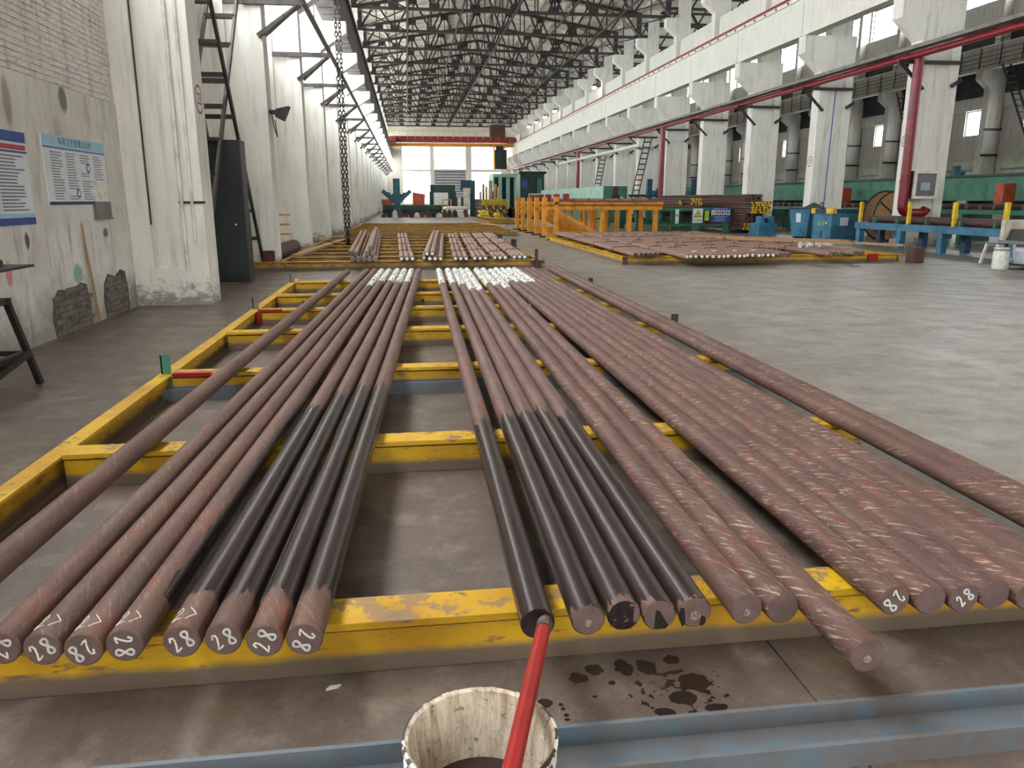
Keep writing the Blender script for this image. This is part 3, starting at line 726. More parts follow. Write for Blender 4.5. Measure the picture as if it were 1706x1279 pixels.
for i, (xn, yn, xf, c, rot) in enumerate(LB):
    t = bar(xn, yn, xf, ZC, lblL[i], 'bar_rust', group=GL, oil=oilL.get(i, (0, -1)), white=whL.get(i, 99), side=2.5 if i == 4 else -9)
    if rot is not None:
        chalk28(t, rot, '28', 1.0)
        if 1 < i < 6: chalk_shaft(t, .03, .1)
RB = [(.355, 2.067, .529), (.512, 2.067, .692), (.629, 2.079, .823), (.738, 2.065, .932), (.854, 2.067, 1.041), (1.022, 2.063, 1.216), (1.136, 2.051, 1.337), (1.252, 1.777, 1.447),
      (1.518, 2.053, 1.569), (1.635, 2.038, 1.679), (1.751, 2.037, 1.801), (1.866, 2.042, 1.914), (1.977, 2.02, 2.025), (2.088, 2.05, 2.138), (2.20, 2.05, 2.252), (2.475, 2.2, 2.60), (2.60, 2.3, 2.722)]
lblR = ['bar wet with dark paint, its end touched by the red-handled brush', 'bar wet with dark paint, its end showing a bare bright centre', 'bar wet with dark paint, its end painted in two dark drips',
        'bar wet with dark paint, its end with one dark wedge', 'rightmost bar of the five wet with dark paint', 'dry rusty bar right beside the wet ones',
        'dry rusty bar left of the one that sticks out', 'rusty bar sticking out far in front of the others', 'scaly bar chalked 28, first right of the dark gap',
        'scaly bar with a bare end between two chalked ends', 'scaly bar chalked 28, second chalked end of the right group', 'scaly bar with a plain end, fourth right of the dark gap',
        'scaly bar with its end cut by the right picture edge', 'scaly bar, sixth right of the dark gap, near end out of sight', 'scaly bar, seventh right of the dark gap, before the second gap',
        'inner of the two scaly bars lying apart on the right', 'outermost scaly bar along the open floor on the right']
for i, (xn, yn, xf) in enumerate(RB):
    wet = i < 5
    t = bar(xn, yn, xf, ZC, lblR[i], 'bar_rust' if wet else 'bar_scaled', group=GR, oil=(.0 if i else -1, [2.05, 2.15, 2.25, 2.3, 2.2][i]) if wet else (0, -1),
            white=[9.5, 9.5, 9.3, 8.6, 8.6, 9.3, 9.2, 9.1, 9.7, 9.6, 9.5, 9.6][i] if i < 12 else 99, end='bar_end_wet' if i == 0 else ('bar_end_oiled' if i in (2,) else 'bar_end'))
    if i in (1, 4, 5, 7):
        MB().disc((xn, yn - .0022, ZC - (.01 if i else 0)), (0, -1, 0), .013 if i != 4 else .018, 9, .0012).build('bare_centre', 'bare_steel', t)
        t.children[-1].location = (0, 0, 0)
    if i in (2, 3, 4):
        for (u0, u1, u2, v0) in {2: ((-.022, -.008, .014, .045), (.016, .03, -.0, .02)), 3: ((-.012, .03, -.012, .018),), 4: ((-.048, -.03, .0, .02), (.02, .036, .0, -.012))}[i]:
            dm = MB().prism([(u0, v0), (u0 + .012, v0 - .004), (u1, -.035), (u1 - .01, -.046), (u0 - .004, -.044 if abs(u0) < .03 else -.02)], 'y', -.0035, -.001)
            o = bpy.data.objects.new('paint_drip', dm.mesh('paint_drip')); COL.objects.link(o); o.parent = t; o.data.materials.append(MATS['oil_dark'])
    if i == 8: chalk28(t, -2.25, '82')
    if i == 10: chalk28(t, .75, '28', .85)
# ------------------------------------------------------------------ bucket and brush
bx_, by_ = .1225, 1.443
bc = thing('paint_bucket', 'white plastic bucket streaked with brown paint, in front', 'bucket', (bx_, by_, 0))
MB().lathe([(.0, .0), (.132, .0), (.153, .255), (.161, .26), (.161, .272), (.155, .277), (.157, .298), (.168, .303), (.168, .316), (.160, .320), (.162, .348), (.1705, .353), (.1705, .363), (.164, .366)], bx_, by_, 48).build('outer_wall', 'bucket_outside', bc, smooth=True)
MB().lathe([(.164, .366), (.157, .360), (.155, .335), (.149, .27), (.128, .02), (0, .02)], bx_, by_, 48).build('inner_wall', 'bucket_inside', bc, smooth=True)
MB().lathe([(.1418, .19), (.0, .19)], bx_, by_, 40).build('paint', 'paint_pool', bc)
tip = Vector((.376, 2.050, .268)); base = Vector((.118, 1.02, .542)); d = (tip - base)
bs = thing('paint_brush', 'red-handled brush lying over the bucket rim against a bar end', 'brush', tuple(base))
def al(f): return base + d * f
MB().cyl(al(0.0), al(.90), .0172, 16, .0215).build('handle', 'bright_red', bs, smooth=True)
MB().cyl(al(.90), al(.955), .0235, 14, .024).cyl(al(.955), al(.985), .024, 14, .018).cyl(al(.985), al(.998), .018, 14, .008).build('bristles', 'bristle', bs, smooth=True)
MB().cyl(al(.893), al(.903), .0225, 16).build('ferrule', 'dark_steel', bs, smooth=True)
tag(MB().prism([(-.30, 2.168), (-.265, 2.178), (-.255, 2.190), (-.29, 2.188)], 'z', 0, .006).build('chip', 'white_plastic', at=(-.28, 2.18, 0)), 'small white chip on the floor by the front yellow beam', 'chip')
# ================================================================== LEFT WALL THINGS
X0 = XL + .006
def poster(name, label, pts, parts, thick=.008):
    t = thing(name, label, 'poster', (XL, (pts[0] + pts[1]) / 2, pts[2]))
    MB().box(XL, XL + thick, pts[0], pts[1], pts[2], pts[3]).build('sheet', 'paper', t)
    for nm, mat, ya, yb, za, zb in parts: MB().box(XL + thick, XL + thick + .0015, ya, yb, za, zb).build(nm, mat, t)
    return t
RT = (PI / 2, 0, PI / 2)
pa = poster('wall_poster', 'tall blue-headed notice poster at the left picture edge', (8.05, 8.86, 1.24, 2.17),
            [('header', 'print_blue', 8.05, 8.86, 2.06, 2.165), ('red_band', 'print_red', 8.05, 8.84, 1.985, 2.035), ('header_rule', 'print_blue', 8.05, 8.86, 1.955, 1.975), ('footer', 'print_blue', 8.05, 8.86, 1.245, 1.32), ('footer_light', 'paper_blue', 8.05, 8.86, 1.325, 1.36)])
ln = MB()
for i in range(17):
    z = 1.93 - i * .033; ln.box(XL + .008, XL + .0095, 8.22, 8.22 + random.uniform(.35, .56), z - .014, z)
tag(ln.build('text_lines', 'print_grey', pa), kind='stuff')
pb = poster('wall_poster', 'wide white notice board with light blue title strip on the wall', (9.24, 11.0, 1.44, 2.20),
            [('header', 'paper_blue', 9.24, 11.0, 2.07, 2.20), ('header_rule', 'print_blue', 9.24, 11.0, 2.055, 2.07), ('footer', 'print_navy', 9.24, 11.0, 1.44, 1.475)])
text('车间卫生管理公示栏', .095, 'print_black', (XL + .0095, 10.12, 2.135), RT, 'title', pb)
ln = MB()
for c in range(4):
    for i in range(18):
        if (c, i) in ((2, 4), (2, 5), (2, 6), (1, 14), (1, 15), (2, 9)): continue
        z = 2.02 - i * .03; y = 9.40 + c * .40; ln.box(XL + .008, XL + .0095, y, y + random.uniform(.2, .31), z - .011, z)
tag(ln.build('text_lines', 'print_grey', pb), kind='stuff')
for (y, z) in ((10.42, 1.87), (10.05, 1.57)): MB().disc((XL + .008, y, z), (1, 0, 0), .055, 18, .003).build('round_emblem', 'print_blue', pb); MB().disc((XL + .011, y, z), (1, 0, 0), .034, 14, .002).build('round_emblem', 'paper', pb)
nb = thing('wall_box', 'small grey flap hanging under the right corner of the notice board', 'panel', (XL, 10.7, 1.25))
MB().box(XL + .012, XL + .03, 10.52, 10.95, 1.47, 1.72).build('paper_sheet', 'white_plastic', nb)
MB().box(XL + .004, XL + .03, 10.45, 10.97, 1.27, 1.465).build('flap', 'panel_grey', nb); MB().box(XL + .004, XL + .04, 10.43, 10.99, 1.25, 1.27).build('edge_strip', 'tray_grey', nb)
tag(MB().cyl((XL + .05, 10.09, .02), (XL + .02, 9.97, 1.22), .020, 8, .008).build('wooden_stick', 'wood', at=(XL, 10.0, 0)), 'thin wooden stick leaning on the left wall under the notice board', 'stick')
# bench at the left edge
wbn = thing('work_bench', 'dark iron work stand at the left picture edge', 'bench', (-3.4, 6.45, 0))
MB().box(-3.85, -3.04, 5.5, 6.78, .965, .985).build('top_plate', 'cabinet_dark_green', wbn)
for (xa, ya, xb, yb) in ((-3.14, 6.45, -3.10, 6.72), (-3.75, 6.45, -3.8, 6.72), (-3.14, 5.9, -3.10, 5.65), (-3.75, 5.9, -3.8, 5.65)):
    MB().beam((xa, ya, .74), (xb, yb, 0), .045, .045, (1, 0, 0)).build('leg', 'dark_steel', wbn)
MB().box(-3.16, -3.10, 5.7, 6.63, .26, .30).box(-3.80, -3.74, 5.7, 6.63, .26, .30).box(-3.74, -3.16, 6.59, 6.63, .26, .30).build('shelf_frame', 'dark_steel', wbn)
MB().box(-3.78, -3.12, 5.86, 6.5, .70, .745).build('frame', 'dark_steel', wbn)
MB().prism([(5.95, .745), (6.45, .745), (6.36, .965), (6.0, .965)], 'x', -3.7, -3.2).build('body', 'blue_deep', wbn)
tag(MB().beam((-3.10, 6.55, .28), (-3.10, 5.75, .16), .05, .06, (1, 0, 0)).build('brace', 'dark_steel', wbn))
tag(MB().prism([(6.28, .986), (6.52, .986), (6.52, 1.03), (6.48, 1.05), (6.30, 1.05), (6.28, 1.03)], 'x', -3.4, -3.15).cyl((-3.2, 6.52, 1.02), (-3.2, 6.6, 1.02), .012, 8).build('power_tool', 'cabinet_dark_green', at=(-3.3, 6.4, .986)), 'dark tool lying on the iron work stand', 'tool')
# column number sign
def number_sign(x, y, z, txt, nx, label, r=.2):
    t = thing('column_sign', label, 'sign', (x, y, z - r))
    MB().disc((x, y, z), (nx, 0, 0), r, 28, .004).build('red_ring', 'print_red', t); MB().disc((x + nx * .004, y, z), (nx, 0, 0), r * .82, 28, .002).build('white_disc', 'paper', t)
    text(txt, r * 1.15, 'print_black', (x + nx * .007, y, z), (PI / 2, 0, PI / 2 * nx), 'number', t); return t
number_sign(-2.87, 11.93, 2.87, '23', 1, 'round red-ringed sign 23 on the nearest left column')
number_sign(XR, 23.93, 3.33, '21', -1, 'round red-ringed number sign beside the thick red downpipe')
number_sign(XR, 29.93, 2.97, '20', -1, 'round red-ringed number sign on the column behind the blue bins')
# conduits on the nearest column
for (x, za, zb, r, lb) in ((-3.60, 1.15, 5.5, .012, 'thin dark cable down the face of the nearest left column'), (-3.16, .5, 6.5, .028, 'white conduit on the edge of the nearest left column'), (-3.02, .9, 6.5, .022, 'second thinner white conduit on the nearest left column')):
    tag(MB().cyl((x, Y0 - r, za), (x + .02, Y0 - r, zb), r, 8).build('conduit', 'dark_steel' if r < .02 else 'white_pipe', at=(x, Y0, za)), lb, 'conduit')
tag(MB().box(-3.2, -2.865, Y0 - .012, Y0 + .1, 1.44, 1.475).build('strap', 'rust_box', at=(-3, Y0, 1.44)), 'rusty strap round the edge of the nearest left column', 'strap')
# dark cabinet
cb = thing('steel_cabinet', 'tall dark green steel cabinet behind the nearest left column', 'cabinet', (-3.25, 14.9, 0))
MB().box(-3.62, -2.95, 14.9, 15.35, .0, 2.54).build('body', 'cabinet_dark_green', cb, bevel=.01)
MB().box(-3.57, -2.99, 14.885, 14.9, .1, 2.48).build('door', 'cabinet_dark_green', cb)
MB().cyl((-3.12, 14.86, 1.05), (-3.12, 14.885, 1.05), .018, 10).build('lock', 'white_plastic', cb)
# stair ladders crossing
def ladder(name, label, A, B, xa, xb, n, mat='ladder_steel', rw=.05, rh=.11):
    A, B = Vector(A), Vector(B); t = thing(name, label, 'ladder', ((xa + xb) / 2, A.y, 0))
    for x in (xa, xb): MB().beam((x, A.y, A.z), (x, B.y, B.z), rw, rh).build('rail', mat, t)
    for i in range(1, n):
        p = A + (B - A) * i / n; MB().box(xa, xb, p.y - .09, p.y + .09, p.z - .035, p.z + .035).build('rung', mat, t)
    return t
la = ladder('stair_ladder', 'steel stair ladder rising toward the viewer along the left wall', (0, 17.55, .12), (0, 14.1, 5.3), -3.72, -3.16, 9)
lb = ladder('stair_ladder', 'second steel stair ladder crossing the first beside the left wall', (0, 13.7, 1.3), (0, 17.4, 5.6), -3.80, -3.24, 7)
MB().box(-3.8, -3.16, 13.95, 14.15, 5.22, 5.3).build('landing', 'ladder_steel', la)
MB().beam((-3.5, 17.4, 5.6), (-3.88, 17.4, 5.6), .06, .06).build('wall_anchor', 'ladder_steel', lb)
tag(MB().box(-3.12, -2.88, 17.24, 17.36, .19, .42).build('metal_box', 'rust_box', at=(-3.0, 17.3, .19)), 'small rusty dark red box at the foot of the left ladder', 'box')
# steel brackets with service pipe along the left columns
bk = None
for k in range(1, 18):
    y = colY(k) - .05
    if bk is None:
        bk = thing('wall_bracket', 'first dark triangular bracket from the front on the left columns', 'bracket', (-2.87, y, 5.4), 'service brackets on the left columns')
        MB().box(-3.6, -1.98, y - .05, y + .05, 5.38, 5.50).build('arm', 'ladder_steel', bk)
        MB().beam((-2.95, y, 4.78), (-2.06, y, 5.40), .09, .09).build('strut', 'ladder_steel', bk)
        MB().beam((-2.75, y - .28, 4.74), (-2.06, y, 5.40), .07, .07).build('strut', 'ladder_steel', bk)
    else: dup(bk, (-2.87, y, 5.4), '%s dark triangular bracket from the front on the left columns' % ORD[k - 1])
tag(MB().cyl((-2.06, 10, 5.57), (-2.06, YB - .1, 5.57), .065, 10).build('service_pipe', 'tray_grey', at=(-2.06, 10, 5.57)), 'long grey service pipe on the left wall brackets', 'pipe')
fl_ = thing('flood_light', 'dark floodlight on the second left column', 'lamp', (-2.86, 17.9, 3.2))
MB().box(-2.865, -2.72, 17.8, 18.0, 3.28, 3.36).build('bracket', 'dark_steel', fl_); MB().prism([(-2.74, 3.22), (-2.58, 3.14), (-2.44, 3.44), (-2.72, 3.38)], 'y', 17.75, 18.05).build('housing', 'dark_steel', fl_)
MB().tube([(-2.8, 17.78, 3.25), (-2.78, 17.78, 3.0), (-2.72, 17.78, 2.8), (-2.76, 17.8, 3.15)], .012, 6).build('cable', 'dark_steel', fl_)
# shelves and pipes stored between columns 2 and 3
for i, z in enumerate((1.1, .86, .62)):
    tag(MB().box(XL, XL + .9, 20.4, 20.7, z, z + .035).build('wall_shelf', 'orange_paint', at=(XL, 20.5, z)), 'narrow %s rusty shelf bracket low on the left wall' % ['upper', 'middle', 'lower'][i], 'shelf')
tag(MB().cyl((-3.3, 19.0, .19), (-3.25, 22.9, .19), .19, 16).build('steel_pipe', 'bar_dark', at=(-3.3, 19, 0)), 'short dark steel pipe lying by the left wall', 'pipe')
tag(MB().beam((-2.62, 18.6, .221), (-2.3, 23.4, .221), .2, .06).build('plank', 'wood', at=(-2.8, 20, .19)), 'grey timber plank on the yellow rack by the left wall', 'plank')
# hanging chain
hx, hy = -1.80, 23.65 + .275
cn = thing('lifting_chain', 'double steel lifting chain hanging from the roof', 'chain', (hx, hy, 0))
lm = MB(); P = []
for i in range(12):
    a = 2 * PI * i / 12; P.append((.038 * math.cos(a), 0, .028 * math.sin(a) + (.045 if math.sin(a) > .01 else (-.045 if math.sin(a) < -.01 else 0))))
lm.tube(P, .0165, 6, True); lm = lm.mesh('link'); lm.materials.append(MATS['chain_steel'])
for sx in (-.052, .052):
    for i in range(100):
        inst('link', lm, (sx * (1 if i > 3 else .5), 0, .16 + i * .118), cn, (0, 0, PI / 2 * (i % 2) + .5 * math.sin(i * .7)))
MB().tube([(hx, hy, .22), (hx, hy, .12), (hx + .12, hy, .05), (hx + .28, hy, .06), (hx + .32, hy, .16)], .035, 8).build('hook', 'chain_steel', cn)
MB().box(hx - .15, hx + .15, hy - .04, hy + .04, 11.9, 12.0).build('top_shackle', 'dark_steel', cn)
# ================================================================== SECOND RACK (behind) WITH TIED BARS
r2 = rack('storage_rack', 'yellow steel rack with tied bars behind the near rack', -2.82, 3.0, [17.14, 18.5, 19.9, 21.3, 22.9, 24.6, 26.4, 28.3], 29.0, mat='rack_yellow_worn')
MB().box(-3.6, -2.72, 17.152, 17.29, 0, .15).box(-3.6, -2.72, 17.136, 17.30, .162, TZ).build('front_extension', 'rack_yellow_worn', r2)
MB().box(2.80, 2.86, 17.05, 17.13, .0, .42).build('stop_post', 'cabinet_dark_green', r2); MB().box(2.70, 3.02, 17.10, 17.13, .10, .17).build('red_mark', 'rust_box', r2)
for i, y in enumerate((21.4, 24.7)): MB().box(2.84, 2.98, y, y + .1, .18, .42).build('stop_post', 'dark_steel', r2)
B2 = [([-.156, -.04, .076], 16.96, [-.40, -.22, -.06], 'in the trio between the two heaps on the second rack', 'trio near the chain'),
      ([.992, 1.123, 1.253], 16.85, [1.50, 1.63, 1.75], 'in the first tied trio right of the heap of six', 'first tied trio'),
      ([1.449, 1.553, 1.671], 16.92, [1.98, 2.09, 2.20], 'in the second tied trio right of the heap of six', 'second tied trio'),
      ([1.899, 2.005, 2.110], 17.03, [2.42, 2.53, 2.64], 'in the third tied trio right of the heap of six', 'third tied trio'),
      ([2.346, 2.460, 2.575], 17.15, [2.86, 2.97, 3.08], 'in the rightmost tied trio on the second rack', 'rightmost tied trio')]
RS = .0565
def tie(xs, ys, xf, yc, z, label, L=12.0, top=0):
    f = (yc - ys) / L; a = xs[0] + (xf[0] - xs[0]) * f - RS - .01; b = xs[-1] + (xf[-1] - xs[-1]) * f + RS + .01
    zt = z + RS + .014 + top
    tag(MB().tube([(a, yc, z - .02), (a, yc, z + .01), (a + .03, yc, zt), (b - .03, yc, zt), (b, yc, z + .01), (b, yc, z - .02)],   .007, 6).tube([((a + b) / 2, yc, zt), ((a + b) / 2 + .04, yc + .05, zt + .10), ((a + b) / 2 + .10, yc - .03, zt + .06)], .006, 6)
        .build('wire_tie', 'wire', at=((a + b) / 2, yc, zt)), label, 'wire', 'wire ties round the bar bundles')
for xs, yn, xf, lb, g in B2:
    xs = [xs[1] + (j - 1) * .117 for j in range(3)]; xf = [xf[1] + (j - 1) * .117 for j in range(3)]
    for x, f in zip(xs, xf): bar(x, yn, f, TZ + RS + .001, 'white-ended bar ' + lb, 'bar_pale', 12.0, g, end='oil_dark', r=RS, n=14, core='white_plastic', cap=.66)
    for q, y in enumerate((18.6, 21.6, 25.0)): tie(xs, yn, xf, y + random.uniform(-.4, .4), TZ + RS, '%s wire tie from the front on the %s of the second rack' % (ORD[q], g))
# heap of six beside it
for (x, f, lay) in ((.451, 1.03, 0), (.568, 1.147, 0), (.685, 1.264, 0), (.334, .913, 0), (.392, .97, 1), (.51, 1.088, 1)):
    bar(x, 16.88 + .1 * lay + (.25 if x == .334 else 0), f, TZ + RS + .002 + lay * .102, 'bar with white-dotted end in the stacked heap of six on the second rack', 'bar_pale', 12.0, 'heap of six', end='oil_dark', r=RS, n=14, core='white_plastic', cap=.66)
# messy heap by the chain
for (x, f, lay, yy) in ((-1.20, -1.60, 0, 17.0), (-1.08, -1.45, 0, 16.9), (-.96, -1.31, 0, 16.95), (-.84, -1.17, 0, 16.9), (-.72, -1.03, 0, 16.92), (-1.26, -1.68, 1, 17.2), (-1.14, -1.54, 1, 17.15), (-.90, -1.24, 1, 17.2), (-.78, -1.10, 1, 17.25), (-.84, -1.17, 2, 17.5)):
    bar(x, yy, f, TZ + RS + .002 + lay * .103, 'dusty brown bar in the loose heap beside the hanging chain', 'bar_pale', 12.0, 'loose heap by the chain', end='tray_grey', r=RS, n=14)
tag(MB().beam((-2.3, 24.5, .207), (-2.1, 26.6, .207), .18, .03).build('plank', 'wood', at=(-1.7, 25.9, .22)), 'short pale timber offcut left of the loose heap of bars', 'plank')
# ================================================================== THIRD RACK, EMPTY
r3 = rack('storage_rack', 'empty yellow rack farther down the hall, left', -2.6, 4.6, [32.5, 34.5, 36.5, 38.5, 40.5, 42.5, 44.5], 46.0, mat='rack_yellow_worn')
r4 = rack('storage_rack', 'small empty yellow rack at the back right of the empty one', 4.9, 7.2, [47.5, 50, 52.5, 55, 58], 60.5, mat='rack_yellow_worn')
tag(MB().beam((3.9, 41, .25), (4.9, 38.5, .22), .18, .05).build('plank', 'wood', at=(4.4, 40, .2)), 'pale plank lying across the right end of the empty yellow rack', 'plank')
tag(MB().beam((5.3, 55.4, .25), (6.6, 52.0, .24), .16, .05).build('plank', 'wood', at=(6, 53.5, .2)), 'pale plank across the small back yellow rack', 'plank')
# ================================================================== RIGHT RACK
rr = rack('storage_rack', 'yellow rack on the open floor at right, full of tied bars', 5.02, 12.1, [17.75, 19.9, 22.0, 24.2, 26.4, 28.6], 27.6)
MB().box(5.0, 5.12, 17.72, 17.76, .0, .19).build('red_mark', 'rust_box', rr)
MB().box(11.2, 11.45, 17.68, 17.74, .05, .2).build('red_mark', 'bright_red', rr)
R3 = [([5.20, 5.32, 5.44, 5.56, 5.68, 5.80], 17.35, -.0, 'dark', 'dark-ended bar at the left edge of the right-hand rack', 'dark-ended bars of the right-hand rack'),
      ([6.20, 6.31, 6.42], 16.75, .0, 'w', 'white-ended bar of the leftmost white-ended trio on the right-hand rack', 'leftmost white-ended trio'),
      ([6.58, 6.69, 6.80], 16.75, .0, 'w', 'white-ended bar of the second trio on the right-hand rack', 'second white-ended trio'),
      ([6.96, 7.07, 7.18], 16.75, .0, 'w', 'white-ended bar of the third trio on the right-hand rack', 'third white-ended trio'),
      ([7.36, 7.47, 7.58], 16.80, .0, 'w', 'white-ended bar of the fourth trio on the right-hand rack', 'fourth white-ended trio'),
      ([7.76, 7.87, 7.98], 16.95, .0, 'w', 'white-ended bar of the fifth trio on the right-hand rack', 'fifth white-ended trio'),
      ([8.14, 8.25, 8.36], 16.95, .0, 'w', 'white-ended bar of the sixth trio on the right-hand rack', 'sixth white-ended trio'),
      ([8.54, 8.66, 8.78], 17.0, .0, 'd', 'brown-ended bar right of the white-ended trios', 'brown-ended trio'),
      ([8.96, 9.08, 9.20, 9.32, 9.44], 18.9, .0, 'd', 'set-back brown bar in the middle of the right-hand rack', 'set-back bars'),
      ([9.80, 9.92, 10.06], 16.95, .0, 'g', 'grey-ended bar near the right end of the right-hand rack', 'grey-ended trio'),
      ([10.5, 10.62, 10.8], 17.2, .0, 'd', 'brown bar by the red rag on the right-hand rack', 'bars by the red rag')]
for xs, yn, dx, kd, lb, g in R3:
    mid = sum(xs) / len(xs); xs = [mid + (j - (len(xs) - 1) / 2) * .118 for j in range(len(xs))]
    SL = 12.0 if yn < 18 else 10.0
    for x in xs:
        bar(x, yn + random.uniform(-.06, .06), x + .35, TZ + RS + .002, lb, 'bar_pale', SL, g, end={'dark': 'oil_dark', 'w': 'oil_dark', 'd': 'bar_end', 'g': 'oil_dark'}[kd], r=RS, n=12, core={'w': 'white_plastic', 'g': 'tray_grey'}.get(kd), cap=.7)
    for q, y in enumerate((19.2, 22.0, 25.2)):
        if y > yn + .4: tie(xs, yn, [x + .35 for x in xs], y + random.uniform(-.8, .8), TZ + RS, '%s wire tie from the front round the %s at right' % (ORD[q], g.replace(' of the right-hand rack', '')))
for i, (x, y) in enumerate(((6.5, 17.2), (7.0, 17.25), (7.55, 17.35), (8.05, 17.45))):
    tag(MB().beam((x, y, .325), (x + .12, y + .1, .34), .09, .004).build('paper_tag', 'white_plastic', at=(x, y, .30)), '%s white paper tag on the right-hand rack counting from the left' % ORD[i], 'tag')
tag(MB().box(12.12, 12.42, 17.3, 17.6, 0, .36).build('steel_block', 'bar_dark', at=(12.3, 17.45, 0), bevel=.02), 'brown steel block standing at the right corner of the right-hand rack', 'block')
wr = MB()
for i in range(7): wr.cyl((9.9 + i * .12, 18.6 + random.uniform(-.12, .12), .36 + random.uniform(0, .02)), (10.06 + i * .12, 18.7 + random.uniform(-.15, .15), .365), .085 - .006 * i, 6, .03)
tag(wr.build('plastic_wrap', 'plastic_wrap', at=(10.4, 18.6, .3)), 'crumpled clear plastic wrap on the right-hand rack', 'plastic wrap')
for i, (x0, y0, x1, y1) in enumerate(((8.9, 24.4, 12.4, 20.6), (9.6, 22.5, 11.8, 19.4), (11.0, 21.5, 12.6, 18.4))):
    tag(MB().beam((x0, y0, .355), (x1, y1, .355), .16, .06).build('plank', 'wood', at=(x0, y0, .3)), ['long pale plank across the bars before the blue bins', 'shorter grey plank across the bars on the right-hand rack', 'pale plank by the plastic wrap at right'][i], 'plank')
# ================================================================== ORANGE FRAMES
of = None
for i, y in enumerate((31.3, 33.3, 35.3, 37.3, 39.3)):
    lb = '%s orange steel support frame counting from the front' % ORD[i]
    if of is None:
        of = thing('support_frame', lb, 'frame', (8, y, 0), 'orange support frames')
        MB().box(5.42, 5.60, y - .09, y + .09, 0, 1.58).build('post', 'orange_paint', of)
        bmx = MB().box(5.6, 10.4, y - .1, y + .1, 1.08, 1.24).build('lower_beam', 'orange_paint', of)
        MB().box(5.6, 10.45, y - .09, y + .09, 1.28, 1.40).build('upper_beam', 'orange_paint', of)
        MB().box(5.6, 10.4, y - .04, y + .04, 1.24, 1.28).build('spacer', 'rust_box', of)
        for x in (7.9, 9.05, 10.15): MB().box(x - .075, x + .075, y - .1, y + .1, 0, 1.08).build('leg', 'orange_paint', of)
        MB().beam((6.0, y, 1.06), (7.75, y, .10), .13, .13).build('brace', 'orange_paint', of)
        MB().box(5.5, 7.9, y - .05, y + .05, .06, .14).build('bottom_rail', 'orange_paint', of)
        MB().box(6.25, 6.5, y - .08, y + .08, 1.40, 1.72).build('red_stop', 'rail_red', of)
        MB().box(5.3, 7.4, y - .16, y + .16, 0, .06).build('foot_plate', 'dark_steel', of)
    else: dup(of, (8, y, 0), lb)
MB().box(5.90, 6.08, 31.21, 31.39, 0, 1.60).build('post', 'orange_paint', of)
for i in range(6): bar(6.62 + i * .62, 30.9, 6.62 + i * .62 + .05, 1.40 + .071, '%s bar from the left lying on top of the orange frames' % ORD[i], 'bar_rust', 9.0, 'bars on the orange frames', r=.07, n=12)
# ================================================================== GREEN TABLE WITH SIGNS
gt = thing('roller_table', 'green steel table with warning signs behind the right-hand rack', 'table', (13.2, 34.5, 0))
for y in (34.5, 37.5, 40.5, 43.5, 46.5):
    for x in (11.3, 13.1, 14.6): MB().box(x - .12, x + .12, y, y + .2, 0, .98).build('leg', 'green_paint', gt)
    MB().box(11.2, 14.75, y, y + .2, .98, 1.12).build('cross_beam', 'green_paint', gt)
    MB().box(11.2, 14.75, y + .05, y + .15, .30, .40).build('lower_rail', 'green_paint', gt)
for x in (11.2, 14.55): MB().box(x, x + .2, 34.5, 46.7, .98, 1.12).build('side_beam', 'green_paint', gt)
for j in range(14): MB().cyl((11.4, 35.2 + j * .8, 1.17), (13.6, 35.2 + j * .8, 1.17), .07, 10).build('roller', 'bar_rust', gt)
def board(name, label, x0, x1, z0, z1, y, mat):
    t = thing(name, label, 'sign', ((x0 + x1) / 2, y, z0)); MB().box(x0, x1, y - .012, y, z0, z1).build('board', mat, t); return t
def tri(t, cx, cz, s, y):
    MB().prism([(cx - s, cz - s * .75), (cx + s, cz - s * .75), (cx, cz + s)], 'y', y - .016, y - .012).build('triangle_border', 'print_black', t)
    s2 = s * .78; MB().prism([(cx - s2, cz - s2 * .75), (cx + s2, cz - s2 * .75), (cx, cz + s2)], 'y', y - .019, y - .016).build('triangle', 'sign_yellow', t)
    MB().box(cx - s * .07, cx + s * .07, y - .021, y - .019, cz - s * .1, cz + s * .35).build('bolt_mark', 'print_black', t)
s1 = board('warning_sign', 'white warning sign with yellow triangle on the green table', 12.95, 13.42, .45, 1.09, 34.46, 'paper'); tri(s1, 13.185, .85, .19, 34.46)
text('当心触电', .095, 'print_black', (13.185, 34.445, .56), (PI / 2, 0, 0), 'lettering', s1)
s2 = board('warning_sign', 'narrow white warning tag left of the white warning sign', 12.12, 12.28, .42, 1.06, 34.46, 'paper'); tri(s2, 12.2, .80, .07, 34.46)
s3 = board('warning_sign', 'small yellow triangle sign between the white and the blue sign', 13.52, 13.72, .55, .98, 34.46, 'sign_yellow'); tri(s3, 13.62, .78, .09, 34.46)
s4 = board('warning_sign', 'blue safety board with a row of four small pictures', 13.78, 14.76, .48, 1.14, 34.46, 'print_blue')
for i, mt in enumerate(('sign_yellow', 'print_red', 'print_red', 'green_paint')):
    x = 13.83 + i * .23; p = MB().box(x, x + .19, 34.444, 34.448, .80, 1.02).build('picture', 'paper', s4); MB().cyl((x + .095, 34.443, .91), (x + .095, 34.444, .91), .065, 14).build('symbol', mt, s4)
for z, a in ((1.08, .72), (.72, .66), (.63, .45), (.55, .62)):
    ln = MB(); n = int(a / .06)
    for i in range(n): ln.box(14.27 - a / 2 + i * .06, 14.27 - a / 2 + i * .06 + .04, 34.444, 34.448, z - .02, z + .02)
    tag(ln.build('small_print', 'paper_blue', s4), kind='stuff')
